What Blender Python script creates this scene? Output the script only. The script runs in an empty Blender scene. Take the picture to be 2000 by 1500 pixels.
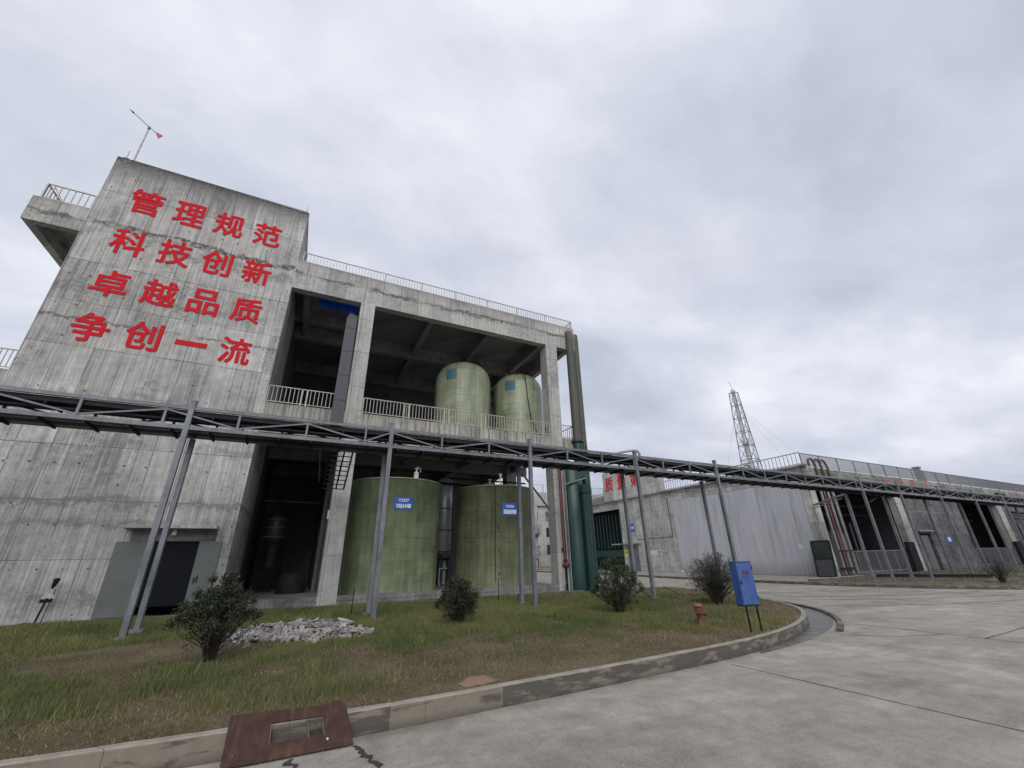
import bpy, bmesh, math, random
import numpy as np
from mathutils import Vector, Matrix, noise
R = math.radians
random.seed(7)
SC = bpy.context.scene
COL = SC.collection

# ------------------------------------------------------------ camera
yaw, pitch, roll = R(26.481), R(23.043), R(-1.144)
fwd = Vector((math.sin(yaw)*math.cos(pitch), math.cos(yaw)*math.cos(pitch), math.sin(pitch)))
rt = Vector((math.cos(yaw), -math.sin(yaw), 0)); up = rt.cross(fwd)
r2 = rt*math.cos(roll)+up*math.sin(roll); u2 = -rt*math.sin(roll)+up*math.cos(roll)
cam = bpy.data.cameras.new('camera'); camo = bpy.data.objects.new('camera', cam); COL.objects.link(camo)
m = Matrix((r2, u2, -fwd)).transposed().to_4x4(); m.translation = Vector((0, 0, 1.6)); camo.matrix_world = m
cam.sensor_width = 36; cam.lens = 795.78/2000*36; cam.clip_start = .05; cam.clip_end = 6000
SC.camera = camo

# ------------------------------------------------------------ world: overcast sky
SUN_EL, SUN_ROT = R(36), R(200)
W = bpy.data.worlds.new('World'); SC.world = W; W.use_nodes = True
nt = W.node_tree; nt.nodes.clear()
def N(t, typ, **kw):
    n = t.nodes.new(typ)
    for k, v in kw.items(): setattr(n, k, v)
    return n
out = N(nt, 'ShaderNodeOutputWorld'); 
sky = N(nt, 'ShaderNodeTexSky', sky_type='NISHITA'); sky.sun_disc = False; sky.sun_elevation = SUN_EL; sky.sun_rotation = SUN_ROT
sky.air_density = 1.0; sky.dust_density = 3.0
bg1 = N(nt, 'ShaderNodeBackground'); bg1.inputs['Strength'].default_value = .06
nt.links.new(sky.outputs[0], bg1.inputs[0])
tc = N(nt, 'ShaderNodeTexCoord'); sp = N(nt, 'ShaderNodeSeparateXYZ'); nt.links.new(tc.outputs['Generated'], sp.inputs[0])
def M(t, op, a, b=None, c=None, clamp=False):
    n = t.nodes.new('ShaderNodeMath'); n.operation = op; n.use_clamp = clamp
    for i, v in enumerate((a, b, c)):
        if v is None: continue
        if isinstance(v, (int, float)): n.inputs[i].default_value = v
        else: t.links.new(v, n.inputs[i])
    return n.outputs[0]
zz = M(nt, 'MAXIMUM', sp.outputs[2], 0.0); zz = M(nt, 'ADD', zz, .28)
cx = M(nt, 'DIVIDE', sp.outputs[0], zz); cy = M(nt, 'DIVIDE', sp.outputs[1], zz)
cv = N(nt, 'ShaderNodeCombineXYZ'); nt.links.new(cx, cv.inputs[0]); nt.links.new(cy, cv.inputs[1])
def noi(t, vec, scale, detail=4, rough=.5, dist=0.0, dim='3D'):
    n = t.nodes.new('ShaderNodeTexNoise'); n.noise_dimensions = dim
    n.inputs['Scale'].default_value = scale; n.inputs['Detail'].default_value = detail
    n.inputs['Roughness'].default_value = rough; n.inputs['Distortion'].default_value = dist
    if vec is not None: t.links.new(vec, n.inputs['Vector'])
    return n.outputs['Fac']
def ramp(t, fac, stops, interp='LINEAR'):
    n = t.nodes.new('ShaderNodeValToRGB'); n.color_ramp.interpolation = interp
    e = n.color_ramp.elements
    while len(e) < len(stops): e.new(.5)
    for i, (p, c) in enumerate(stops):
        e[i].position = p; e[i].color = (*c, 1) if len(c) == 3 else c
    t.links.new(fac, n.inputs[0]); return n.outputs[0]
def mixc(t, fac, a, b, mode='MIX'):
    n = t.nodes.new('ShaderNodeMix'); n.data_type = 'RGBA'; n.blend_type = mode; n.clamp_factor = True
    for i, v in ((0, fac), (6, a), (7, b)):
        if isinstance(v, (int, float)): n.inputs[i].default_value = v
        elif isinstance(v, tuple): n.inputs[i].default_value = (*v, 1) if len(v) == 3 else v
        else: t.links.new(v, n.inputs[i])
    return n.outputs[2]
def mp(t, vec, sc, loc=(0, 0, 0), rot=(0, 0, 0)):
    n = t.nodes.new('ShaderNodeMapping'); n.inputs['Scale'].default_value = sc; n.inputs['Location'].default_value = loc; n.inputs['Rotation'].default_value = rot
    t.links.new(vec, n.inputs['Vector']); return n.outputs[0]
big = noi(nt, mp(nt, cv.outputs[0], (1, 1.3, 1), (3.1, 1.7, 0), (0, 0, .5)), .75, 2, .5, .3)
mid = noi(nt, mp(nt, cv.outputs[0], (1, 1.5, 1), (9.3, 4.2, 0), (0, 0, .9)), 1.9, 5, .52, .25)
fine = noi(nt, mp(nt, cv.outputs[0], (1, 1.3, 1), (2.3, 8.2, 0), (0, 0, .9)), 5.5, 5, .55, .3)
cl = M(nt, 'ADD', M(nt, 'MULTIPLY', big, .58), M(nt, 'ADD', M(nt, 'MULTIPLY', mid, .36), M(nt, 'MULTIPLY', fine, .14)))
skyc = ramp(nt, cl, [(.34, (.39, .44, .535)), (.45, (.49, .53, .63)), (.55, (.63, .66, .755)), (.66, (.83, .85, .91))])
lil = noi(nt, cv.outputs[0], 1.4, 2, .5)
skyc = mixc(nt, M(nt, 'MULTIPLY', M(nt, 'SUBTRACT', lil, .42, None, True), 1.1), skyc, (.60, .595, .675))
bg2 = N(nt, 'ShaderNodeBackground'); bg2.inputs['Strength'].default_value = 1.19
nt.links.new(skyc, bg2.inputs[0])
ad = N(nt, 'ShaderNodeAddShader'); nt.links.new(bg1.outputs[0], ad.inputs[0]); nt.links.new(bg2.outputs[0], ad.inputs[1])
mx = N(nt, 'ShaderNodeMixShader'); mx.inputs[0].default_value = .9
nt.links.new(bg1.outputs[0], mx.inputs[1]); nt.links.new(bg2.outputs[0], mx.inputs[2]); nt.links.new(mx.outputs[0], out.inputs[0])

sl = bpy.data.lights.new('sun', 'SUN'); sl.energy = 1.45; sl.angle = R(45); sl.color = (1, .965, .92)
so = bpy.data.objects.new('sun', sl); COL.objects.link(so)
sd = Vector((math.sin(SUN_ROT)*math.cos(SUN_EL), math.cos(SUN_ROT)*math.cos(SUN_EL), math.sin(SUN_EL)))
so.rotation_euler = sd.to_track_quat('Z', 'Y').to_euler(); so.location = (-10, -10, 40)
SC.view_settings.view_transform = 'Standard'; SC.view_settings.look = 'None'; SC.view_settings.exposure = 0.0; SC.view_settings.gamma = 1
SC.cycles.max_bounces = 6; SC.cycles.diffuse_bounces = 3

# ------------------------------------------------------------ materials
def mat(name, rough=.8, metal=0.0, spec=None):
    m = bpy.data.materials.new(name); m.use_nodes = True
    t = m.node_tree; b = t.nodes['Principled BSDF']; b.inputs['Roughness'].default_value = rough; b.inputs['Metallic'].default_value = metal
    if spec is not None: b.inputs['Specular IOR Level'].default_value = spec
    return m, t, b
def pos(t): return t.nodes.new('ShaderNodeNewGeometry').outputs['Position']
def bump(t, b, h, s=.3, d=.02):
    n = t.nodes.new('ShaderNodeBump'); n.inputs['Strength'].default_value = s; n.inputs['Distance'].default_value = d
    t.links.new(h, n.inputs['Height']); t.links.new(n.outputs[0], b.inputs['Normal'])
def simple(name, col, rough=.6, metal=0.0, var=.25, scale=3.0, dirt=None, dirt_amt=.35, streak=False, bmp=0.0):
    m, t, b = mat(name, rough, metal); p = pos(t)
    if streak: p = mp(t, p, (4, 4, .35))
    n = noi(t, p, scale, 5, .6)
    dk = tuple(c*(1-var) for c in col); lt = tuple(min(1, c*(1+var)) for c in col)
    c = ramp(t, n, [(.3, dk), (.7, lt)])
    if max(col) < .03: b.inputs['Specular IOR Level'].default_value = .12
    if 'letter' in name: b.inputs['Specular IOR Level'].default_value = .15
    if dirt:
        n2 = noi(t, pos(t), scale*.7, 6, .7)
        c = mixc(t, M(t, 'MULTIPLY', ramp(t, n2, [(.45, (0, 0, 0)), (.65, (1, 1, 1))]), dirt_amt), c, dirt)
    t.links.new(c, b.inputs['Base Color'])
    t.links.new(M(t, 'ADD', M(t, 'MULTIPLY', n, .25), rough-.12, None, True), b.inputs['Roughness'])
    if bmp: bump(t, b, n, bmp, .01)
    return m

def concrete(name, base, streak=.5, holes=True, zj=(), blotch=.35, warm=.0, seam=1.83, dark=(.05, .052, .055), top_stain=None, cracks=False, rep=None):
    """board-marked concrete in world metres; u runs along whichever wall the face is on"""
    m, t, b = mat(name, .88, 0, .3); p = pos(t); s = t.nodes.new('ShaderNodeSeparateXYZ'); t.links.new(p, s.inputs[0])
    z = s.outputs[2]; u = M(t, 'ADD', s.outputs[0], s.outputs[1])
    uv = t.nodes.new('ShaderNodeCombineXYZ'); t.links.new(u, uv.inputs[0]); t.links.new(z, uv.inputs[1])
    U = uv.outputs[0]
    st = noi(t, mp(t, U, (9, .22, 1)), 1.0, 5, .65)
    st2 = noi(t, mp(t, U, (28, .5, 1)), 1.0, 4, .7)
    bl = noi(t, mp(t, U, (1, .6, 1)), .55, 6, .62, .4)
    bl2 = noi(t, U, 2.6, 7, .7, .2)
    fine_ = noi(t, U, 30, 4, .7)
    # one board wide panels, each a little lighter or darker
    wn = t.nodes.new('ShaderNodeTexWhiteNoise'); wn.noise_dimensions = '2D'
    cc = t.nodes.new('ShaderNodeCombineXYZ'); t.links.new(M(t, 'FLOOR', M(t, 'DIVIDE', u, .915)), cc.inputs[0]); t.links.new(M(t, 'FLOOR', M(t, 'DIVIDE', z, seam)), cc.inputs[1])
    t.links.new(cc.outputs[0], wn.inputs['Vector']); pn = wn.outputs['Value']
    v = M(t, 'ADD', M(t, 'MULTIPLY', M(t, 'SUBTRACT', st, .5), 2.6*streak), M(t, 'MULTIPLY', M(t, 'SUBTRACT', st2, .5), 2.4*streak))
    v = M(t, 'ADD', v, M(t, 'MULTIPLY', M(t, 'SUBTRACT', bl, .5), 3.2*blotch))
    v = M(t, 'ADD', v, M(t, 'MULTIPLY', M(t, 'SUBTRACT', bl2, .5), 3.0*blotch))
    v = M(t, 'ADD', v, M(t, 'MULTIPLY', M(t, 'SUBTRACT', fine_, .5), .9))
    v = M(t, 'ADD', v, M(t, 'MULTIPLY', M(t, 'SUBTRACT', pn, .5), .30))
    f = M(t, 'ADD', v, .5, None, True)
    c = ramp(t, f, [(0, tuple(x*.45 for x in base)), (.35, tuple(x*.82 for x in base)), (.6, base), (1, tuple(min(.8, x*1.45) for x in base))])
    # thin dark drip marks
    dt_ = .60 if streak < .75 else .53
    dr = ramp(t, noi(t, mp(t, U, (22, .3, 1) if streak < .75 else (11, .35, 1), (5, 3, 0)), 1.0, 3, .6), [(dt_, (0, 0, 0)), (dt_+.09, (1, 1, 1))])
    drm = M(t, 'MULTIPLY', dr, ramp(t, noi(t, mp(t, U, (.7, .5, 1), (1, 8, 0)), 1.0, 4, .6), [(.42 if streak < .75 else .30, (0, 0, 0)), (.6 if streak < .75 else .46, (1, 1, 1))]))
    c = mixc(t, M(t, 'MULTIPLY', drm, .55*min(1, streak*1.6)), c, dark)
    # formwork lines
    fu = M(t, 'FRACT', M(t, 'DIVIDE', M(t, 'ADD', u, M(t, 'MULTIPLY', bl2, .02)), .915)); lu = M(t, 'LESS_THAN', fu, .02)
    fz = M(t, 'FRACT', M(t, 'DIVIDE', M(t, 'ADD', z, M(t, 'MULTIPLY', bl, .08)), seam)); lz = M(t, 'LESS_THAN', fz, .011)
    ln = M(t, 'MULTIPLY', M(t, 'MAXIMUM', lu, lz), ramp(t, noi(t, U, 1.3, 3, .6), [(.35, (.3,)*3), (.6, (.95,)*3)]))
    c = mixc(t, ln, c, dark)
    if holes:
        hu = M(t, 'SUBTRACT', M(t, 'FRACT', M(t, 'DIVIDE', M(t, 'ADD', u, M(t, 'MULTIPLY', bl2, .12)), .61)), .5)
        hz = M(t, 'SUBTRACT', M(t, 'FRACT', M(t, 'DIVIDE', M(t, 'ADD', z, M(t, 'MULTIPLY', bl, .25)), .66)), .5)
        d2 = M(t, 'ADD', M(t, 'MULTIPLY', M(t, 'MULTIPLY', hu, .61), M(t, 'MULTIPLY', hu, .61)), M(t, 'MULTIPLY', M(t, 'MULTIPLY', hz, .66), M(t, 'MULTIPLY', hz, .66)))
        w2 = t.nodes.new('ShaderNodeTexWhiteNoise'); w2.noise_dimensions = '2D'
        c2 = t.nodes.new('ShaderNodeCombineXYZ'); t.links.new(M(t, 'FLOOR', M(t, 'DIVIDE', M(t, 'ADD', u, M(t, 'MULTIPLY', bl2, .12)), .61)), c2.inputs[0]); t.links.new(M(t, 'FLOOR', M(t, 'DIVIDE', M(t, 'ADD', z, M(t, 'MULTIPLY', bl, .25)), .66)), c2.inputs[1])
        t.links.new(c2.outputs[0], w2.inputs['Vector'])
        r_ = M(t, 'MULTIPLY', M(t, 'MULTIPLY', w2.outputs['Value'], w2.outputs['Value']), .0013)
        c = mixc(t, M(t, 'MULTIPLY', M(t, 'LESS_THAN', d2, r_), .9), c, (.03, .03, .032))
    sz = noi(t, mp(t, U, (1.1, 1, 1), (3, 0, 0)), 1.0, 6, .68)
    sf = noi(t, U, 7.0, 6, .75)
    for (zc, hw, amt, tone) in zj:
        zw = M(t, 'ADD', z, M(t, 'ADD', M(t, 'MULTIPLY', M(t, 'SUBTRACT', sz, .5), hw*4.5), M(t, 'MULTIPLY', M(t, 'SUBTRACT', sf, .5), hw*2.2)))
        brk = ramp(t, noi(t, mp(t, U, (.55, .4, 1), (zc, 0, 0)), 1.0, 3, .6), [(.40, (0, 0, 0)), (.55, (1, 1, 1))])
        band = M(t, 'SUBTRACT', 1.0, M(t, 'DIVIDE', M(t, 'ABSOLUTE', M(t, 'SUBTRACT', zw, zc)), hw), None, True)
        k = M(t, 'MULTIPLY', M(t, 'ADD', M(t, 'MULTIPLY', band, 1.0), M(t, 'MULTIPLY', M(t, 'SUBTRACT', sf, .62), 3.2)), 2.4, None, True)
        k = M(t, 'MULTIPLY', k, M(t, 'MULTIPLY', M(t, 'GREATER_THAN', band, .001), M(t, 'MULTIPLY', brk, amt)))
        c = mixc(t, k, c, tone)
    if top_stain:
        k = M(t, 'DIVIDE', M(t, 'SUBTRACT', z, top_stain[0]), top_stain[1], None, True)
        k = M(t, 'MULTIPLY', M(t, 'MULTIPLY', k, k), M(t, 'ADD', M(t, 'MULTIPLY', M(t, 'ADD', st, st2), 2.3), -1.35, None, True))
        c = mixc(t, k, c, (.05, .05, .047))
    # rough patches where the face has spalled or been patched
    sp1 = noi(t, mp(t, U, (1, .8, 1), (13, 5, 0)), .45, 3, .5); sp2 = noi(t, mp(t, U, (1, 1.3, 1)), 5.5, 7, .8)
    k = M(t, 'MULTIPLY', ramp(t, sp1, [(.53, (0, 0, 0)), (.62, (1, 1, 1))]), ramp(t, sp2, [(.50, (0, 0, 0)), (.56, (1, 1, 1))]))
    c = mixc(t, M(t, 'MULTIPLY', k, .55), c, tuple(x*.42 for x in base))
    sp3 = noi(t, mp(t, U, (1, .8, 1), (3, 15, 0)), .5, 3, .5)
    k = M(t, 'MULTIPLY', ramp(t, sp3, [(.55, (0, 0, 0)), (.66, (1, 1, 1))]), ramp(t, sp2, [(.40, (1, 1, 1)), (.46, (0, 0, 0))]))
    c = mixc(t, M(t, 'MULTIPLY', k, .5), c, tuple(min(.7, x*1.5) for x in base))
    if cracks:
        vo = t.nodes.new('ShaderNodeTexVoronoi'); vo.feature = 'DISTANCE_TO_EDGE'; vo.inputs['Scale'].default_value = .33
        nn = t.nodes.new('ShaderNodeTexNoise'); nn.inputs['Scale'].default_value = 1.5; nn.inputs['Detail'].default_value = 6; t.links.new(U, nn.inputs['Vector'])
        t.links.new(mixc(t, .22, U, nn.outputs['Color']), vo.inputs['Vector'])
        k = M(t, 'MULTIPLY', M(t, 'LESS_THAN', vo.outputs['Distance'], .0045), ramp(t, bl, [(.5, (0, 0, 0)), (.56, (.8,)*3)]))
        c = mixc(t, k, c, dark)
    t.links.new(c, b.inputs['Base Color'])
    hgt = M(t, 'ADD', M(t, 'MULTIPLY', f, 1.0), M(t, 'MULTIPLY', ln, -.8))
    bump(t, b, hgt, .45, .012)
    return m

PATCH = (.18, .185, .19); STAIN = (.055, .055, .05)
M_tower = concrete('board_marked_concrete', (.425, .418, .402), .66, True,
                   ((14.75, .24, .95, (.075, .075, .07)), (14.1, .5, .5, (.14, .14, .135)), (10.25, .12, .75, (.10, .10, .095)), (3.6, .24, .8, (.21, .21, .205)), (11.6, .3, .45, (.13, .13, .13)), (7.3, .5, .35, (.15, .15, .15)), (5.6, .3, .45, (.15, .15, .145)), (2.9, .25, .5, (.16, .16, .15)), (.7, .5, .5, (.14, .135, .12))), .38, top_stain=(16.7, 1.7))
M_frame = concrete('frame_concrete', (.42, .412, .392), .4, False, ((14.6, .2, .95, (.12, .115, .105)), (6.7, .1, .4, (.1, .1, .1))), .3, top_stain=(14.9, .7))
M_slab2 = concrete('ledge_concrete', (.41, .395, .355), .8, False, (), .3, top_stain=(6.6, 2.2))
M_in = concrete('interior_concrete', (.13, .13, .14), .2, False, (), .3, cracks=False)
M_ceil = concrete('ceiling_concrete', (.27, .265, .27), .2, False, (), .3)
M_plinth = concrete('plinth_concrete', (.21, .205, .20), .3, False, ((.17, .05, .8, (.07, .07, .07)),), .6, seam=5)
M_b2 = concrete('grey_weathered_concrete', (.43, .425, .40), .6, True, ((7.6, .1, .6, STAIN), (.35, .35, .6, (.26, .21, .15)), (3.4, .05, .5, (.1, .1, .1))), .45)
M_b2top = concrete('parapet_concrete', (.27, .27, .25), .5, False, ((7.5, .12, .7, STAIN),), .6)
M_b2sign = concrete('pale_block_concrete', (.47, .465, .44), .35, True, ((8.8, .05, .4, STAIN),), .4)
M_render = concrete('dark_patched_render', (.145, .145, .15), .15, False, ((4.9, .06, .8, (.33, .33, .33)), (3.0, .06, .6, (.3, .3, .3))), .9)
M_far = concrete('far_concrete', (.44, .44, .43), .3, False, (), .3)
def steelm():
    m, t, b = mat('galvanised_grey_paint', .5, .15); p = pos(t); n = noi(t, p, 1.3, 6, .7, .4); f_ = noi(t, mp(t, p, (9, 9, 1.2)), 1.0, 5, .7)
    c = ramp(t, M(t, 'ADD', M(t, 'MULTIPLY', n, .6), M(t, 'MULTIPLY', f_, .4)), [(.34, (.085, .09, .10)), (.5, (.15, .162, .182)), (.66, (.235, .25, .275))])
    r = ramp(t, noi(t, p, 6, 7, .75), [(.58, (0, 0, 0)), (.68, (.7,)*3)]); c = mixc(t, r, c, (.13, .085, .06))
    t.links.new(c, b.inputs['Base Color']); t.links.new(M(t, 'ADD', M(t, 'MULTIPLY', n, .4), .3), b.inputs['Roughness']); bump(t, b, f_, .08, .004); return m
M_steel = steelm()
M_steeld = simple('dark_grey_steel', (.022, .024, .028), .6, .1, .25, 5, (.06, .05, .045), .4)
M_tray = simple('cable_tray_sheet', (.028, .031, .036), .5, .4, .2, 5)
M_rail = simple('cream_painted_rail', (.46, .45, .40), .55, .1, .12, 9, (.20, .13, .08), .5)
M_pgrey = simple('dull_grey_pipe', (.20, .20, .19), .6, .1, .2, 5)
M_raild = simple('grey_rail', (.23, .24, .25), .55, .1, .12, 9)
M_red = simple('red_letter_paint', (.60, .016, .028), .8, 0, .12, 7, (.34, .03, .04), .4)
M_redfade = simple('faded_red_paint', (.45, .10, .09), .8, 0, .3, 12, (.3, .25, .22), .7)
M_redpipe = simple('red_pipe_paint', (.125, .022, .028), .45, 0, .2, 8)
M_black = simple('black_rubber', (.014, .014, .015), .6, 0, .2, 9)
M_dark = simple('dark_void_paint', (.02, .023, .028), .7, 0, .3, 3)
M_door = simple('grey_green_door_sheet', (.115, .132, .128), .45, .1, .10, 2, (.2, .2, .19), .3)
M_opening = simple('unlit_opening_sheet', (.007, .009, .013), .5, 0, .2, 2)
M_duct = simple('grey_duct_sheet', (.062, .066, .075), .5, .3, .12, 3)
M_silver = simple('aluminium_jacket', (.48, .49, .51), .4, .35, .12, 3, (.2, .2, .2), .3)
M_dkgreen = simple('dark_green_pipe_paint', (.006, .042, .034), .36, 0, .35, 2, (.02, .05, .045), .4, streak=True)
M_olive = simple('weathered_green_pipe', (.062, .078, .06), .6, 0, .25, 2.5, (.15, .095, .05), .6, streak=True)
M_rust = None
M_white = simple('white_paint', (.62, .62, .60), .5, 0, .1, 5, (.4, .38, .35), .3)
M_bluesign = simple('blue_sign_sheet', (.012, .09, .42), .4, 0, .08, 4)
M_bluebox = simple('blue_cabinet_paint', (.035, .09, .29), .5, 0, .22, 5, (.10, .15, .28), .55, streak=True)
M_faded = simple('faded_teal_sticker', (.035, .12, .16), .5, 0, .25, 9, (.1, .16, .15), .4)
M_txtw = simple('white_lettering', (.75, .77, .8), .5, 0, .05, 5)
M_maroon = simple('dark_red_lettering', (.16, .03, .08), .6, 0, .1, 5)
M_yellow = simple('yellow_sign', (.62, .60, .06), .5, 0, .1, 5)
M_greenov = simple('green_vent_paint', (.02, .12, .10), .5, 0, .2, 5)
M_hyd = simple('faded_hydrant_red', (.13, .03, .024), .55, 0, .25, 14, (.25, .12, .08), .5, bmp=.1)
M_hydcap = simple('orange_hydrant_cap', (.24, .085, .055), .6, 0, .25, 14)

def rust():
    m, t, b = mat('rusty_steel_plate', .75, .2); p = pos(t)
    n = noi(t, p, 5, 8, .7, .6); n2 = noi(t, mp(t, p, (6, 1.2, 1.2)), 1.5, 5, .6)
    c = ramp(t, n, [(.3, (.028, .012, .009)), (.55, (.058, .024, .016)), (.75, (.105, .048, .030))])
    c = mixc(t, M(t, 'MULTIPLY', ramp(t, n2, [(.52, (0, 0, 0)), (.72, (1, 1, 1))]), .6), c, (.15, .088, .062))
    t.links.new(c, b.inputs['Base Color']); bump(t, b, n, .4, .004); return m
M_rust = rust()

def frp(name, base, line=.5):
    m, t, b = mat(name, .3, 0, .45); p = pos(t)
    g = noi(t, mp(t, p, (.5, .5, 34)), 1.0, 3, .6); st = noi(t, mp(t, p, (5, 5, .35)), 1.0, 4, .6); bl = noi(t, p, .8, 5, .6)
    f = M(t, 'ADD', M(t, 'MULTIPLY', M(t, 'SUBTRACT', g, .5), line), M(t, 'ADD', M(t, 'MULTIPLY', M(t, 'SUBTRACT', st, .5), 1.3), M(t, 'ADD', M(t, 'MULTIPLY', M(t, 'SUBTRACT', bl, .5), 1.8), .5)), None, True)
    c = ramp(t, f, [(.2, tuple(x*.7 for x in base)), (.5, base), (.8, tuple(x*1.35 for x in base))])
    sz = t.nodes.new('ShaderNodeSeparateXYZ'); t.links.new(p, sz.inputs[0])
    bd = M(t, 'LESS_THAN', M(t, 'FRACT', M(t, 'DIVIDE', M(t, 'ADD', sz.outputs[2], M(t, 'MULTIPLY', bl, .1)), 1.27)), .035)
    c = mixc(t, M(t, 'MULTIPLY', bd, .35), c, tuple(x*.5 for x in base))
    scuff = ramp(t, noi(t, mp(t, p, (1.5, 1.5, 14)), 1.2, 6, .75), [(.62, (0, 0, 0)), (.72, (1, 1, 1))])
    c = mixc(t, M(t, 'MULTIPLY', scuff, .45), c, tuple(min(1, x*2+.06) for x in base))
    t.links.new(c, b.inputs['Base Color']); t.links.new(M(t, 'ADD', M(t, 'MULTIPLY', g, .2), .2), b.inputs['Roughness'])
    bump(t, b, g, .12, .01); return m
M_frp1 = frp('green_fibreglass', (.195, .24, .14)); M_frp2 = frp('olive_fibreglass', (.155, .175, .105)); M_frp3 = frp('pale_green_fibreglass', (.225, .255, .165), 1.0)

def clad():
    m, t, b = mat('ribbed_panel_cladding', .5, .1); p = pos(t); s = t.nodes.new('ShaderNodeSeparateXYZ'); t.links.new(p, s.inputs[0])
    y = s.outputs[1]; n = noi(t, mp(t, p, (1, 3, .25)), 1.5, 5, .6)
    wn = t.nodes.new('ShaderNodeTexWhiteNoise'); wn.noise_dimensions = '1D'; t.links.new(M(t, 'FLOOR', M(t, 'DIVIDE', y, .95)), wn.inputs['W'])
    f = M(t, 'ADD', M(t, 'MULTIPLY', n, .8), M(t, 'MULTIPLY', wn.outputs['Value'], .25))
    c = ramp(t, f, [(.25, (.52, .53, .56)), (.8, (.68, .685, .71))])
    c = mixc(t, M(t, 'MULTIPLY', M(t, 'LESS_THAN', M(t, 'FRACT', M(t, 'DIVIDE', y, .95)), .03), .7), c, (.12, .12, .13))
    gr_ = ramp(t, noi(t, mp(t, p, (1, 2.2, .16), (0, 0, 3)), 1.4, 6, .7), [(.5, (0, 0, 0)), (.75, (.7,)*3)]); c = mixc(t, gr_, c, (.26, .255, .25))
    lo = M(t, 'MULTIPLY', M(t, 'SUBTRACT', 1.0, M(t, 'DIVIDE', s.outputs[2], 1.1), None, True), n, None, True); c = mixc(t, M(t, 'MULTIPLY', lo, 1.1, None, True), c, (.24, .215, .18))
    c = mixc(t, M(t, 'MULTIPLY', M(t, 'LESS_THAN', M(t, 'FRACT', M(t, 'DIVIDE', y, .119)), .25), .22), c, (.2, .2, .21))
    t.links.new(c, b.inputs['Base Color']); return m
M_clad = clad()

def roadm():
    m, t, b = mat('worn_concrete_road', .85, 0, .35); p = pos(t)
    a = noi(t, p, .35, 6, .6, .5); d = noi(t, p, 2.2, 8, .7, .3); fi = noi(t, p, 45, 4, .75); sp_ = noi(t, p, 130, 2, .6)
    tr = noi(t, mp(t, p, (.12, 1.3, 1), (0, 0, 0), (0, 0, .12)), 1.0, 6, .65, .6)
    tr2 = noi(t, mp(t, p, (1.6, .16, 1), (4, 0, 0), (0, 0, -.5)), 1.0, 6, .65, .4)
    f = M(t, 'ADD', M(t, 'MULTIPLY', M(t, 'SUBTRACT', a, .5), .9), M(t, 'MULTIPLY', M(t, 'SUBTRACT', d, .5), 1.3))
    f = M(t, 'ADD', f, M(t, 'MULTIPLY', M(t, 'SUBTRACT', fi, .5), 1.3))
    f = M(t, 'ADD', f, M(t, 'MULTIPLY', M(t, 'SUBTRACT', tr, .5), .85))
    f = M(t, 'ADD', f, M(t, 'MULTIPLY', M(t, 'SUBTRACT', tr2, .5), .45))
    f = M(t, 'ADD', f, .52, None, True)
    c = ramp(t, f, [(0, (.14, .125, .10)), (.4, (.262, .243, .205)), (.62, (.32, .30, .256)), (1, (.47, .44, .37))])
    sc = ramp(t, noi(t, mp(t, p, (.25, 3.5, 1), (7, 3, 0), (0, 0, .18)), 1.1, 7, .72), [(.60, (0, 0, 0)), (.68, (1, 1, 1))])
    c = mixc(t, M(t, 'MULTIPLY', sc, .45), c, (.11, .105, .10))
    spk = ramp(t, sp_, [(.68, (0, 0, 0)), (.74, (1, 1, 1))])
    c = mixc(t, M(t, 'MULTIPLY', spk, .4), c, (.10, .09, .08))
    t.links.new(c, b.inputs['Base Color']); bump(t, b, M(t, 'ADD', fi, M(t, 'MULTIPLY', d, .8)), .35, .008)
    t.links.new(M(t, 'ADD', M(t, 'MULTIPLY', d, .3), .62), b.inputs['Roughness'])
    return m
M_road = roadm()
M_pave = simple('pale_pavement_concrete', (.27, .255, .22), .85, 0, .2, 1.2, (.2, .19, .17), .5, bmp=.1)
M_ground = simple('distant_ground', (.17, .16, .13), .9, 0, .3, .2)
M_dirt = simple('dry_dirt', (.12, .10, .07), .95, 0, .45, 2.2, (.055, .07, .025), .7, bmp=.4)
M_soilor = simple('orange_clay', (.22, .14, .095), .95, 0, .2, 30)
M_wet = simple('wet_drain_silt', (.14, .135, .12), .3, 0, .4, 3, (.2, .2, .19), .6)
M_tar = simple('tar_seam', (.035, .035, .037), .6, 0, .3, 9)
def stonem():
    m, t, b = mat('broken_concrete', .92); gn = t.nodes.new('ShaderNodeNewGeometry'); n = noi(t, gn.outputs['Position'], 14, 5, .7)
    c = ramp(t, gn.outputs['Random Per Island'], [(0, (.16, .13, .10)), (.25, (.27, .25, .23)), (.6, (.38, .37, .355)), (1, (.50, .49, .48))])
    c = mixc(t, ramp(t, n, [(.42, (.75,)*3), (.6, (0, 0, 0))]), c, (.14, .12, .10)); t.links.new(c, b.inputs['Base Color']); bump(t, b, n, .3, .01); return m
M_stone = stonem()

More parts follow.
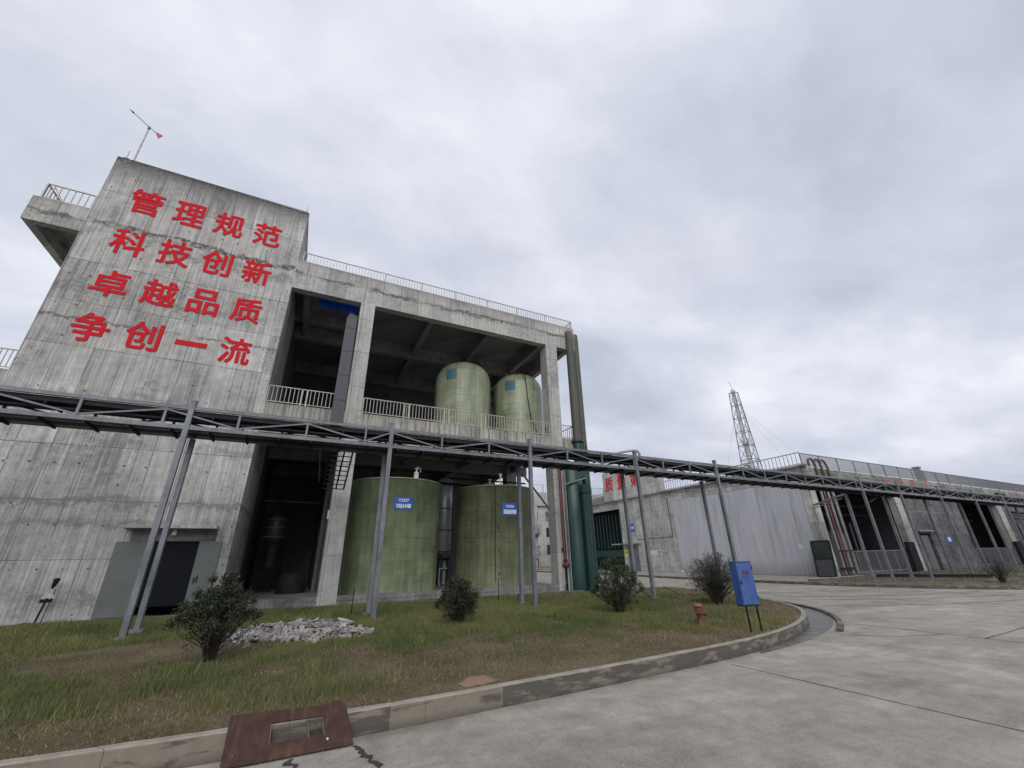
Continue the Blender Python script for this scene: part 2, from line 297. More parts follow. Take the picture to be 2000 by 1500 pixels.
def kerbm():
    m, t, b = mat('stained_shaded_kerb_concrete', .85); p = pos(t); s = t.nodes.new('ShaderNodeSeparateXYZ'); t.links.new(p, s.inputs[0])
    n = noi(t, p, 3, 7, .7, .4); fi = noi(t, p, 40, 3, .7)
    c = ramp(t, M(t, 'ADD', M(t, 'MULTIPLY', n, .8), M(t, 'MULTIPLY', fi, .2)), [(.3, (.19, .168, .135)), (.5, (.29, .262, .215)), (.7, (.37, .34, .29))])
    pt = noi(t, mp(t, p, (.9, .9, 3.5)), 2.2, 5, .6, .3)
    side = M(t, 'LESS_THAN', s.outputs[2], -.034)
    c = mixc(t, M(t, 'MULTIPLY', side, .55), c, (.15, .12, .085))  # whole face mixed toward a darker brown than the top
    xx = s.outputs[0]; zone = M(t, 'MAXIMUM', M(t, 'MULTIPLY', M(t, 'GREATER_THAN', xx, -.2), M(t, 'LESS_THAN', xx, .8)), M(t, 'MAXIMUM', M(t, 'GREATER_THAN', xx, 2.84), M(t, 'MULTIPLY', M(t, 'GREATER_THAN', xx, .8), M(t, 'LESS_THAN', xx, 1.32))))  # zone: shade behind the plate hole painted in, plus stained stretches
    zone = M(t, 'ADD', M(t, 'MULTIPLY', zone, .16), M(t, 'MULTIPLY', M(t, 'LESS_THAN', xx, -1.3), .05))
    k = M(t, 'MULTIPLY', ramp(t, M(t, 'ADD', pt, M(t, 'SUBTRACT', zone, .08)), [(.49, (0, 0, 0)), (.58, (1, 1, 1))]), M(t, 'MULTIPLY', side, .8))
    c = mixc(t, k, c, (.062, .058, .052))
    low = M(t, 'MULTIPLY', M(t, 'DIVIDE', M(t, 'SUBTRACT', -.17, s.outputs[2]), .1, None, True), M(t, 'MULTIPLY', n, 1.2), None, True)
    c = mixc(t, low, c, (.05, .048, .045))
    u = M(t, 'ADD', s.outputs[0], M(t, 'MULTIPLY', s.outputs[1], .8))
    c = mixc(t, M(t, 'MULTIPLY', M(t, 'LESS_THAN', M(t, 'FRACT', M(t, 'DIVIDE', M(t, 'ADD', u, 1.0), 1.53)), .006), .7), c, (.05, .05, .045))
    t.links.new(c, b.inputs['Base Color']); bump(t, b, n, .5, .01); return m
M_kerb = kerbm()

def soil():
    m, t, b = mat('lawn_soil', .95, 0, .2); p = pos(t)
    a = noi(t, p, .7, 6, .65); f = noi(t, p, 18, 6, .75)
    c = ramp(t, M(t, 'ADD', M(t, 'MULTIPLY', a, .6), M(t, 'MULTIPLY', f, .4)), [(.36, (.07, .062, .032)), (.5, (.13, .105, .065)), (.64, (.20, .165, .11))])
    t.links.new(c, b.inputs['Base Color']); bump(t, b, f, .8, .03); return m
M_soil = soil()

def attr_mat(name, rough, spec=.3, trans=0.0):
    m, t, b = mat(name, rough, 0, spec); a = t.nodes.new('ShaderNodeAttribute'); a.attribute_name = 'tint'
    t.links.new(a.outputs['Color'], b.inputs['Base Color'])
    if trans:
        tr = t.nodes.new('ShaderNodeBsdfTranslucent'); t.links.new(a.outputs['Color'], tr.inputs[0])
        mx = t.nodes.new('ShaderNodeMixShader'); mx.inputs[0].default_value = trans
        t.links.new(b.outputs[0], mx.inputs[1]); t.links.new(tr.outputs[0], mx.inputs[2]); t.links.new(mx.outputs[0], t.nodes['Material Output'].inputs[0])
    return m
M_grass = attr_mat('grass_blades', .7, .2, .2); M_leaf = attr_mat('shrub_leaves', .45, .4, .15)
M_bark = simple('shrub_bark', (.03, .025, .02), .9, 0, .3, 20)
def bluesheet():
    m, t, b = mat('blue_translucent_sheet', .4); tr = t.nodes.new('ShaderNodeBsdfTranslucent'); tr.inputs[0].default_value = (.02, .12, .28, 1)
    b.inputs['Base Color'].default_value = (.02, .10, .35, 1); mx = t.nodes.new('ShaderNodeMixShader'); mx.inputs[0].default_value = .75
    t.links.new(b.outputs[0], mx.inputs[1]); t.links.new(tr.outputs[0], mx.inputs[2]); t.links.new(mx.outputs[0], t.nodes['Material Output'].inputs[0]); return m
M_blue = bluesheet()
def glassm():
    m, t, b = mat('dark_mirror_glass', .05, .3, .8); b.inputs['Base Color'].default_value = (.05, .06, .06, 1); return m
M_glass = glassm()

# ------------------------------------------------------------ builders
class MB:
    def __init__(s): s.v = []; s.f = []; s.sm = []
    def _add(s, vs, fs, smooth=False):
        o = len(s.v); s.v += [tuple(v) for v in vs]
        for f in fs: s.f.append([i+o for i in f]); s.sm.append(smooth)
        return s
    def box(s, x0, x1, y0, y1, z0, z1):
        return s._add([(x, y, z) for z in (z0, z1) for y in (y0, y1) for x in (x0, x1)],
                      [(0, 2, 3, 1), (4, 5, 7, 6), (0, 1, 5, 4), (2, 6, 7, 3), (0, 4, 6, 2), (1, 3, 7, 5)])
    def bar(s, a, b, w, h=None, upv=(0, 0, 1)):
        a = Vector(a); b = Vector(b); d = (b-a).normalized(); h = h or w; u = Vector(upv)
        if abs(d.dot(u)) > .98: u = Vector((0, 1, 0))
        x = d.cross(u).normalized(); y = x.cross(d).normalized()
        vs = [p+x*i*w/2+y*j*h/2 for p in (a, b) for (i, j) in ((-1, -1), (1, -1), (1, 1), (-1, 1))]
        return s._add(vs, [(0, 1, 2, 3), (7, 6, 5, 4), (0, 4, 5, 1), (1, 5, 6, 2), (2, 6, 7, 3), (3, 7, 4, 0)])
    def tube(s, pts, r, n=10, caps=True, smooth=True):
        pts = [Vector(p) for p in pts]; rs = r if isinstance(r, (list, tuple)) else [r]*len(pts)
        vs = []; fs = []; prev = None
        for i, p in enumerate(pts):
            d = ((pts[min(i+1, len(pts)-1)]-p).normalized()+(p-pts[max(i-1, 0)]).normalized()).normalized()
            if prev is None:
                x = d.orthogonal().normalized()
            else:
                x = (prev-d*prev.dot(d)).normalized()
            prev = x; y = d.cross(x)
            for k in range(n):
                a = 2*math.pi*k/n; vs.append(p+(x*math.cos(a)+y*math.sin(a))*rs[i])
        for i in range(len(pts)-1):
            for k in range(n): fs.append((i*n+k, i*n+(k+1) % n, (i+1)*n+(k+1) % n, (i+1)*n+k))
        s._add(vs, fs, smooth)
        if caps:
            s._add(vs[:n], [tuple(range(n))[::-1]]); s._add(vs[-n:], [tuple(range(n))])
        return s
    def lathe(s, c, prof, n=48, smooth=True):
        vs = [(c[0]+r*math.cos(2*math.pi*k/n), c[1]+r*math.sin(2*math.pi*k/n), z) for r, z in prof for k in range(n)]
        fs = [(i*n+k, i*n+(k+1) % n, (i+1)*n+(k+1) % n, (i+1)*n+k) for i in range(len(prof)-1) for k in range(n)]
        return s._add(vs, fs, smooth)
    def poly(s, pts): return s._add(pts, [tuple(range(len(pts)))])
    def slabpoly(s, pts, z0, z1):
        n = len(pts)
        s._add([(x, y, z1) for x, y in pts], [tuple(range(n))])
        s._add([(x, y, z0) for x, y in pts]+[(x, y, z1) for x, y in pts], [(i, (i+1) % n, n+(i+1) % n, n+i) for i in range(n)])
        return s
    def build(s, name, m, parent=None, label=None):
        me = bpy.data.meshes.new(name); org = Vector(parent_loc(parent)) if parent else Vector((0, 0, 0))
        if parent is None and s.v:
            a = np.array(s.v); org = Vector(((a[:, 0].min()+a[:, 0].max())/2, (a[:, 1].min()+a[:, 1].max())/2, a[:, 2].min()))
        me.from_pydata([tuple(Vector(v)-org) for v in s.v], [], s.f)
        me.polygons.foreach_set('use_smooth', s.sm); me.materials.append(m); me.update()
        o = bpy.data.objects.new(name, me); COL.objects.link(o)
        if parent: o.parent = parent
        else: o.location = org
        if label: o['label'] = label
        return o
def parent_loc(p):
    l = Vector((0, 0, 0))
    while p is not None: l += p.location; p = p.parent
    return l
def thing(name, label, cat, loc, group=None):
    o = bpy.data.objects.new(name, None); COL.objects.link(o); o.location = loc; o.empty_display_size = .2
    o['label'] = label; o['category'] = cat
    if group: o['group'] = group
    return o
def tag(o, label, cat, group=None):
    o['label'] = label; o['category'] = cat
    if group: o['group'] = group
    return o
def struct(o, kind='structure'): o['kind'] = kind; return o

def text(name, s, m, parent, size, origin, xdir, ydir, bold=.0, depth=.01, w=None, h=None):
    """lettering as mesh; origin = centre in world"""
    cu = bpy.data.curves.new(name, 'FONT'); cu.body = s; cu.align_x = 'CENTER'; cu.align_y = 'CENTER'; cu.size = 1; cu.offset = 0; cu.extrude = 0
    cu.resolution_u = 3
    to = bpy.data.objects.new(name, cu); COL.objects.link(to); bpy.context.view_layer.update()
    me = bpy.data.meshes.new_from_object(to.evaluated_get(bpy.context.evaluated_depsgraph_get()))
    bpy.data.objects.remove(to); bpy.data.curves.remove(cu)
    n = len(me.vertices); a = np.empty(n*3, 'f'); me.vertices.foreach_get('co', a); a = a.reshape(-1, 3)
    lo, hi = a.min(0), a.max(0); c = (lo+hi)/2; ex = hi-lo
    sx = (w/ex[0]) if w else size; sy = (h/ex[1]) if h else (size if not w else sx)
    if w and not h: sy = sx
    if h and not w: sx = sy
    X = np.array(xdir); Y = np.array(ydir); Z = np.cross(X, Y); O = np.array(origin)-np.array(parent_loc(parent) if parent else (0, 0, 0))
    b = O + (a[:, :1]-c[0])*sx*X + (a[:, 1:2]-c[1])*sy*Y
    bo = bold*min(abs(ex[0]*sx), abs(ex[1]*sy)); lay = [(0, 0)]+([(bo*dx, bo*dy) for dx, dy in ((1, 1), (-1, 1), (1, -1), (-1, -1), (1.2, 0), (-1.2, 0), (0, 1.2), (0, -1.2))] if bold else [])
    fs = [list(p_.vertices) for p_ in me.polygons]; me2 = bpy.data.meshes.new(name); V_ = []; F_ = []
    bm = bmesh.new(); bm.from_mesh(me)
    bnd = [(e.verts[0].index, e.verts[1].index) for e in bm.edges if e.is_boundary]; bm.free()
    for q, (dx, dy) in enumerate(lay):
        o_ = len(V_); off = X*dx+Y*dy; dz = Z*(depth+q*min(.0012, depth*.12))
        V_ += [tuple(v+off+dz) for v in b]+[tuple(v+off) for v in b]
        F_ += [[i_+o_ for i_ in f_] for f_ in fs]+[[i_+o_, j_+o_, j_+o_+n, i_+o_+n] for i_, j_ in bnd]
    bpy.data.meshes.remove(me); me = me2; me.from_pydata(V_, [], F_); me.materials.append(m); me.update()
    o = bpy.data.objects.new(name, me); COL.objects.link(o)
    if parent: o.parent = parent
    return o

def railing(mb, a, b, z0, h, posts, bar=.11, pw=.05, bw=.022, foot=True, ends=(1, 1), double=False):
    """flat-bar guard rail from a to b (xy); `posts` = panels"""
    a = Vector((*a, 0)); b = Vector((*b, 0)); d = b-a; L = d.length; d.normalize()
    zt = z0+h; zb = z0+.10
    mb.bar(a+Vector((0, 0, zt)), b+Vector((0, 0, zt)), pw, .035); mb.bar(a+Vector((0, 0, zb)), b+Vector((0, 0, zb)), .03, .03)
    for i in range(posts+1):
        ps = [a+d*(L*i/posts)]
        if double and 0 < i < posts: ps = [ps[0]-d*.11, ps[0]+d*.11]
        for p in ps: mb.bar(p+Vector((0, 0, z0)), p+Vector((0, 0, zt)), pw)
    n = int(L/bar)
    for i in range(1, n):
        p = a+d*(L*i/n); mb.bar(p+Vector((0, 0, zb)), p+Vector((0, 0, zt)), bw)
    return mb

# ============================================================ GROUND
RZ = -.27
g = MB(); g.poly([(-2500, -2500, RZ-.06), (2500, -2500, RZ-.06), (2500, 2500, RZ-.06), (-2500, 2500, RZ-.06)]); struct(g.build('ground', M_ground))
g = MB(); g.poly([(-60, -40, RZ), (160, -40, RZ), (160, 110, RZ), (-60, 110, RZ)]); struct(g.build('road', M_road))
def smooth(P, k=3):
    P = [Vector(p) for p in P]
    for _ in range(k):
        Q = [P[0]]
        for a, b in zip(P[:-1], P[1:]): Q += [a.lerp(b, .25), a.lerp(b, .75)]
        Q.append(P[-1]); P = Q
    return P
def strip(pts, w, z, mb, jag=.4, sub=.15):
    P = []
    for a, b in zip(pts[:-1], pts[1:]):
        a = Vector(a); b = Vector(b); n = max(1, int((b-a).length/sub))
        for i in range(n): P.append(a.lerp(b, i/n))
    P.append(Vector(pts[-1])); L = []
    for i, p in enumerate(P):
        d = (P[min(i+1, len(P)-1)]-P[max(i-1, 0)]).normalized(); nn = Vector((-d.y, d.x))
        ww = w*(1+jag*random.uniform(-1, 1)); off = w*jag*random.uniform(-1, 1)
        L.append((p+nn*(ww/2+off), p-nn*(ww/2-off)))
    vs = []
    for a, b in L: vs += [(a.x, a.y, z), (b.x, b.y, z)]
    mb._add(vs, [(2*i+1, 2*i+3, 2*i+2, 2*i) for i in range(len(L)-1)])
g = MB()
strip([(7.45, 6.2), (7.5, 2.5), (7.45, -6)], .022, RZ+.004, g, .5)
strip([(14.2, 8.0), (14.1, -6)], .025, RZ+.004, g, .4)
strip([(12.1, 6.8), (13.0, 6.0), (14.1, 5.6)], .03, RZ+.004, g, .6)
strip([(14.1, 4.9), (24, 5.3), (60, 6.4)], .035, RZ+.004, g, .5)
strip([(20.7, 4.9), (20.8, 30)], .03, RZ+.004, g, .5)
strip([(-40, .9), (14.1, 1.2), (60, 1.4)], .02, RZ+.004, g, .4)
strip([(27.3, 4.9), (27.2, 30)], .03, RZ+.004, g, .5)
strip([(20.7, 15.5), (28, 15.3)], .03, RZ+.004, g, .5)
struct(g.build('road_seams', M_tar))
g = MB()
strip([(.93, 5.86), (.96, 5.6), (1.05, 5.3), (1.02, 4.4), (1.1, 1.2)], .05, RZ+.0055, g, .75, .05)
strip([(.26, 5.83), (.29, 5.66), (.27, 5.35)], .045, RZ+.0055, g, .9, .05)
struct(g.build('road_tar_patch', M_tar))
g = MB()
for pts, w in (([(18.5, 13.5), (20.5, 11.2), (23.5, 9.4), (28, 8.2)], .14), ([(18.9, 14.8), (21.2, 12.4), (24.2, 10.7), (29, 9.6)], .12), ([(17.9, 10.4), (20, 8.9), (23, 7.8), (27, 7.0)], .10), ([(19.4, 17), (22, 14.5), (25.5, 13.2)], .12)):
    strip([tuple(q) for q in smooth(pts, 2)], w, RZ+.0035, g, .35, .3)
struct(g.build('tyre_marks', simple('tyre_mark_grime', (.15, .142, .125), .85, 0, .3, 2.5)))

KP = [(-40, 6.5), (-12, 6.45), (-5, 6.38), (-2.1, 6.24), (-.3, 6.12), (1.3, 6.1), (2.84, 6.17), (4.84, 6.27), (6.06, 6.36), (7.38, 6.44), (9.24, 6.67), (10.87, 7.09), (12.2, 7.62), (13.3, 8.2), (14.4, 8.95),
      (15.3, 9.85), (16.0, 10.8), (16.55, 11.9), (17.1, 13.3), (17.6, 15.0), (18.0, 16.6), (18.1, 17.6), (17.7, 18.25), (17.0, 18.45), (15.4, 18.5), (12.95, 18.5)]
def offset(P, d):
    o = []
    for i, p in enumerate(P):
        t = (P[min(i+1, len(P)-1)]-P[max(i-1, 0)]).normalized(); o.append(p+Vector((-t.y, t.x))*d)
    return o
def resample(P, s):
    o = [P[0]]; acc = 0
    for a, b in zip(P[:-1], P[1:]):
        L = (b-a).length
        while acc+L >= s:
            r = (s-acc); a = a.lerp(b, r/L); o.append(a.copy()); L = (b-a).length; acc = 0
        acc += L
    o.append(P[-1]); return o
def kerb(name, path, w, z0, z1, m, jag=.006, cham=.018):
    P = resample(smooth(path, 2), .12); ring = []
    outs = [offset(P, 0), offset(P, .004), offset(P, cham), offset(P, w-cham), offset(P, w), offset(P, w)]
    zs = [z0, z1-cham, z1, z1, z1-cham, z0]; vs = []
    for i in range(len(P)):
        for k in range(6):
            q = outs[k][i]; nz = noise.noise(Vector((q.x*3, q.y*3, k*2.0))); ch = max(0, noise.noise(Vector((q.x*5, q.y*5, 9)))-.35)*.09 if k in (1, 2) else 0
            vs.append((q.x+nz*jag, q.y+nz*jag+ch, zs[k]+(nz*jag if k in (1, 2, 3, 4) else 0)-ch*.6))
    fs = [(i*6+k, (i+1)*6+k, (i+1)*6+k+1, i*6+k+1) for i in range(len(P)-1) for k in range(5)]
    g = MB(); g._add(vs, fs); g._add(vs[:6], [(0, 1, 2, 3, 4, 5)]); g._add(vs[-6:], [(5, 4, 3, 2, 1, 0)])
    return struct(g.build(name, m))
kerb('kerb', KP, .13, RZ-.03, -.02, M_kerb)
# lawn bed
KPs = resample(smooth(KP, 2), .4); inner = offset(KPs, .12)
def lawn_z(x, y):
    return -.045+.05*min(1, max(0, (y-7)/8))+.035*noise.noise(Vector((x*.5, y*.5, 0)))*min(1, max(0, (y-6.6)))
bm = bmesh.new(); poly = [(p.x, p.y) for p in inner]+[(12.95, 18.7), (-40, 18.7)]
f = bm.faces.new([bm.verts.new((x, y, 0)) for x, y in poly]); bmesh.ops.triangulate(bm, faces=[f])
for ax, vals in ((0, np.arange(-12, 19, .7)), (1, np.arange(6.5, 18.7, .7))):
    for v in vals:
        no = (1, 0, 0) if ax == 0 else (0, 1, 0); co = (v, 0, 0) if ax == 0 else (0, v, 0)
        bmesh.ops.bisect_plane(bm, geom=bm.verts[:]+bm.edges[:]+bm.faces[:], plane_co=co, plane_no=no)
for v in bm.verts: v.co.z = lawn_z(v.co.x, v.co.y)
me = bpy.data.meshes.new('lawn_bed'); bm.to_mesh(me); bm.free(); me.materials.append(M_soil)
o = bpy.data.objects.new('lawn_bed', me); COL.objects.link(o); struct(o)
# drain channel outside the kerb bend
g = MB(); ch_in = offset(resample(smooth([(8.8, 6.6), (10.87, 7.09), (12.2, 7.62), (13.3, 8.2), (14.4, 8.95), (15.3, 9.85), (16.0, 10.8), (16.6, 11.9)], 2), .4), -.005)
ch_out = resample(smooth([(8.7, 6.48), (9.9, 6.62), (11.2, 6.9), (12.6, 7.3), (14.05, 7.95), (15.4, 8.8), (16.5, 9.85), (17.4, 11.2)], 2), .4)
n = min(len(ch_in), len(ch_out)); vs = []
for i in range(n):
    a = ch_in[int(i*(len(ch_in)-1)/(n-1))]; b = ch_out[int(i*(len(ch_out)-1)/(n-1))]; vs += [(a.x, a.y, RZ+.006), (b.x, b.y, RZ+.006)]
g._add(vs, [(2*i, 2*i+1, 2*i+3, 2*i+2) for i in range(n-1)]); struct(g.build('drain_channel', M_wet))
kerb('drain_kerb', [(12.6, 6.98), (14.1, 7.72), (15.45, 8.67), (16.55, 9.72), (17.45, 11.1), (17.9, 12.1)], .14, RZ-.03, RZ+.07, M_kerb)
# building apron ledge
g = MB(); g.box(-14, 13.0, 18.55, 19.04, -.3, .035); struct(g.build('apron', M_plinth))
# far pavement and planter
FK = [(29.4, 60), (29.2, 34), (28.2, 26), (28.1, 20), (28.3, 17.6)]
g = MB(); pp = [(36.5, 62), (29.5, 62)]+[(x+.12, y) for x, y in FK[1:]]+[(28.5, 17.3), (36.2, 17.6)]
g.slabpoly([(p[0], p[1]) for p in pp], RZ-.02, RZ+.13); struct(g.build('pavement', M_pave))
PK = [(28.4, 17.5), (28.3, 15.5), (28.7, 13.6), (29.4, 11.7), (30.3, 10.1), (31.4, 8.8), (33.5, 7.5), (37, 6.6), (45, 6.2), (110, 6.2)]
kerb('far_kerb', FK+PK[1:], .14, RZ-.03, RZ+.16, M_kerb)
g = MB(); pk = offset(resample(smooth(PK, 2), .6), .12)
g.slabpoly([(p.x, p.y) for p in pk]+[(110, 18.9), (36, 18.9), (29.5, 17.6)], RZ-.02, RZ+.14); struct(g.build('planter_soil', M_dirt))
kerb('planter_edge', [(36, 17.72), (33, 17.66), (29.6, 17.62)], .15, RZ-.03, RZ+.26, M_kerb)

# ============================================================ MAIN BUILDING
YF = 19.04
B1 = thing('industrial_building', 'raw concrete plant building with red slogan wall, open bays and four green tanks', 'building', (0, YF, 0))
g = MB()
g.box(-9.93, -4.62, YF, YF+.4, -.2, 2.34); g.box(-3.12, -2.2, YF, YF+.4, -.2, 2.34); g.box(-9.93, -2.2, YF, YF+.4, 2.34, 18.4)
g.box(-9.93, -9.55, YF+.4, 24, -.2, 18.4); g.box(-2.6, -2.2, YF+.4, 24, -.2, 18.4); g.box(-9.55, -2.6, 23.6, 24, -.2, 18.4)
tw = g.build('tower_wall', M_tower, B1, 'tall board marked tower wall carrying the red slogan')
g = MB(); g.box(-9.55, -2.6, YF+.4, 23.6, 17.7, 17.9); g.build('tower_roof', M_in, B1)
g = MB()
g.box(-2.2, 14.05, YF, YF+.42, 13.72, 15.33)                      # roof beam
g.box(13.72, 14.05, YF+.42, 31.3, 13.95, 15.33)                     # side beam under overhang
g.box(.98, 1.67, YF-.012, YF+.7, -.15, 13.72); g.box(11.88, 12.64, YF-.012, YF+.75, -.15, 13.72)
for x0 in (.98, 11.88):
    for y0 in (24.9, 30.4): g.box(x0, x0+.7, y0, y0+.7, -.15, 14.2)
fr = g.build('concrete_frame', M_frame, B1, 'pale concrete columns and roof beam')
g = MB(); g.box(-2.2, .98, YF, YF+.4, 6.55, 7.85); g.box(1.67, 11.88, YF, YF+.4, 6.55, 7.85); g.box(12.64, 13.55, YF, YF+.4, 6.9, 7.85)
g.build('floor_beam', M_slab2, B1, 'streaked ledge beam under the middle railing')
g = MB()
g.box(-2.2, -1.1, YF+.42, 31.0, 15.05, 15.3); g.box(-1.1, 1.0, YF+.42, 21.5, 15.05, 15.3); g.box(-1.1, 1.0, 22.9, 31.0, 15.05, 15.3); g.box(1.0, 13.72, YF+.42, 31.0, 15.05, 15.3)
g.build('roof_slab', M_ceil, B1)
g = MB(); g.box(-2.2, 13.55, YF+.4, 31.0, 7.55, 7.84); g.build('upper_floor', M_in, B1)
g = MB()
for x in (1.1, 4.85, 8.5, 12.15): g.box(x, x+.3, YF+.42, 31, 14.3, 15.05)
for x in (1.1, 4.85, 8.5, 12.15): g.box(x, x+.3, YF+.42, 31, 6.85, 7.55)
for y in (25.1, 30.5): g.box(-2.2, 13.7, y, y+.35, 14.15, 15.045); g.box(-2.2, 13.5, y, y+.35, 6.75, 7.545)
g.box(-1.75, -1.45, YF+.42, 25.1, 14.3, 15.05); g.box(-2.2, 1.1, 23.3, 23.6, 14.4, 15.05)
g.build('ceiling_beam', M_ceil, B1)
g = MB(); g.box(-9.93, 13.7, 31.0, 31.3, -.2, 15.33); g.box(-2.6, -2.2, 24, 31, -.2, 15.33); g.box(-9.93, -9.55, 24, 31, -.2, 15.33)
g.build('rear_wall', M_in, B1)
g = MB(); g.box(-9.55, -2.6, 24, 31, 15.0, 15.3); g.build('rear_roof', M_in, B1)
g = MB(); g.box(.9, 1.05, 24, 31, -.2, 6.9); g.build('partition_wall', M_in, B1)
g = MB(); g.box(-2.2, 12.7, YF-.0, 31.0, -.1, .24); g.build('ground_floor', M_plinth, B1)
g = MB(); g.box(-2.2, .98, YF-.006, YF+.22, -.1, .34); g.box(1.67, 11.88, YF-.006, YF+.22, -.1, .34)
g.build('plinth', M_plinth, B1)
# left balconies
g = MB(); g.box(-11.66, -9.93, YF, YF+.3, 14.08, 15.25); g.box(-11.66, -11.36, YF+.3, 25, 14.08, 15.25); g.box(-11.36, -9.93, YF+.3, 25, 14.95, 15.15); g.box(-11.36, -9.93, 24.7, 25, 14.08, 14.95)
g.build('balcony', M_frame, B1, 'upper cantilevered balcony at the left of the tower')
g = MB(); railing(g, (-11.5, YF+.12), (-10.0, YF+.12), 15.25, .8, 1, .19, .055, .028); railing(g, (-11.5, YF+.14), (-11.5, 24.9), 15.25, .8, 3, .19, .055, .028)
g.bar((-11.3, YF+.2, 15.98), (-10.85, YF+.3, 15.3), .03); g.build('railing', M_rail, B1)
g = MB(); g.box(-16, -9.93, YF+.05, YF+.35, 7.1, 7.92); g.box(-16, -9.93, YF+.35, 24, 7.6, 7.9); g.build('balcony', M_slab2, B1, 'lower side balcony left of the tower')
g = MB(); railing(g, (-15.9, YF+.15), (-9.98, YF+.15), 7.92, .77, 3, .14, .05, .025); g.build('railing', M_rail, B1)
# railings
g = MB(); railing(g, (-2.0, YF+.12), (14.0, YF+.12), 15.33, .62, 8, .155, .045, .024); g.build('railing', M_rail, B1, 'long roof edge railing')
g = MB(); railing(g, (14.0, YF+.14), (14.0, 31.2), 15.33, .62, 6, .155, .045, .024); g.build('railing', M_rail, B1)
g = MB(); railing(g, (-2.17, YF+.1), (.62, YF+.1), 7.85, .8, 2, .155, .05, .024, double=True); g.build('railing', M_rail, B1, 'short railing in the left open bay')
g = MB(); railing(g, (1.72, YF+.1), (11.84, YF+.1), 7.85, .8, 5, .155, .05, .024, double=True); g.build('railing', M_rail, B1, 'five panel railing in front of the upper tanks')
g = MB(); railing(g, (12.68, YF+.1), (13.5, YF+.1), 7.85, .8, 1, .13, .045, .024); railing(g, (13.5, YF+.12), (13.5, 30.8), 7.85, .8, 6, .2, .045, .024); g.build('railing', M_rail, B1)
# coping strap, hooks and lightning rods
g = MB()
g.tube([(-9.5, YF+.1, 18.5), (-6, YF+.1, 18.5), (-2.3, YF+.1, 18.52), (-2.17, YF+.05, 18.4), (-2.17, YF-.01, 16.0)], .012, 5)
for x in (-9.3, -7.4, -5.5, -3.6, -2.3): g.tube([(x, YF+.1, 18.4), (x, YF+.1, 18.52)], .01, 4)
g.tube([(-9.88, YF+.2, 18.4), (-9.88, YF+.2, 18.55), (-9.8, YF+.2, 18.6), (-9.65, YF+.2, 18.6), (-9.58, YF+.2, 18.52), (-9.58, YF+.2, 18.4)], .022, 6)
g.tube([(-9.72, YF+.15, 18.4), (-9.72, YF+.15, 19.05)], .012, 5); g.tube([(-2.32, YF+.15, 18.4), (-2.32, YF+.15, 18.95)], .012, 5)
g.build('lightning_strap', M_steel, B1)
# slogan
cols = (-8.37, -6.80, -5.27, -3.70)
rows = ((16.30, '管理规范'), (14.08, '科技创新'), (11.98, '卓越品质'), (9.95, '争创一流'))
for z, s in rows:
    for x, c in zip(cols, s):
        if c == '一': text('slogan_character', c, M_red, B1, 1, (-5.24, YF-.001, 9.93), (1, 0, 0), (0, 0, 1), .02, .02, w=1.06, h=.2)
        else: text('slogan_character', c, M_red, B1, 1, (x, YF-.001, z), (1, 0, 0), (0, 0, 1), .018, .02, w=1.08, h=1.25 if z > 13 else 1.18)
# door
g = MB(); g.box(-5.48, -4.60, YF-.09, YF-.04, .06, 2.33); g.build('door_leaf_or_unlit_sheet', M_door, B1, 'left grey sliding door leaf')
g = MB(); g.box(-3.17, -2.50, YF-.09, YF-.04, .06, 2.33); lf = g.build('door_leaf_or_unlit_sheet', M_door, B1, 'right grey sliding door leaf')
g = MB(); g.box(-3.08, -3.05, YF-.12, YF-.09, .98, 1.16); g.box(-3.0, -2.97, YF-.12, YF-.09, 1.0, 1.22); g.build('handle', M_black, lf)
g = MB(); g.box(-4.62, -3.12, YF+.15, YF+.2, .3, 2.34); g.build('door_leaf_or_unlit_sheet', M_opening, B1, 'near black sheet painted as the unlit door opening')  # sheet coloured near-black for the unlit interior behind the doorway
g = MB(); g.box(-5.15, -2.72, YF-.05, YF-.003, 2.36, 2.70); g.build('canopy_shade_box', M_plinth, B1)  # dark box painting the canopy's shade onto the wall above the door
g = MB(); g.box(-5.36, -2.70, YF-.6, YF-.002, 2.74, 2.85); g.build('door_canopy', M_frame, B1)
g = MB(); g.lathe((-3.95, YF-.2), [(.0, 2.52), (.07, 2.52), (.085, 2.58), (.06, 2.66), (.02, 2.74)], 16); g.build('canopy_lamp', M_white, B1)
# duct
g = MB(); g.box(.42, .90, YF-.16, YF+.25, 7.1, 12.6); g._add([(.42, YF-.16, 12.6), (.90, YF-.16, 12.6), (.90, YF+.25, 12.6), (.42, YF+.25, 12.6), (.55, YF-.05, 12.95), (.90, YF-.05, 12.85), (.90, YF+.4, 12.85), (.55, YF+.4, 12.95)],
    [(4, 5, 6, 7), (0, 1, 5, 4), (1, 2, 6, 5), (2, 3, 7, 6), (3, 0, 4, 7)])
for z in (8.3, 9.55, 10.8, 12.05): g.box(.405, .915, YF-.175, YF+.26, z, z+.03)
g.build('ventilation_duct', M_duct, B1)
# blue skylight
g = MB(); g.box(-1.2, 1.1, 21.4, 23.0, 15.36, 15.37); sk = g.build('skylight', M_blue, B1, 'blue translucent skylight sheet')
g = MB()
for x in (-.6, -.1, .4): g.box(x, x+.03, 21.4, 23.0, 15.32, 15.35)
for y in (21.85, 22.35): g.box(-1.2, 1.1, y, y+.03, 15.32, 15.35)
g.build('bar', M_black, sk)
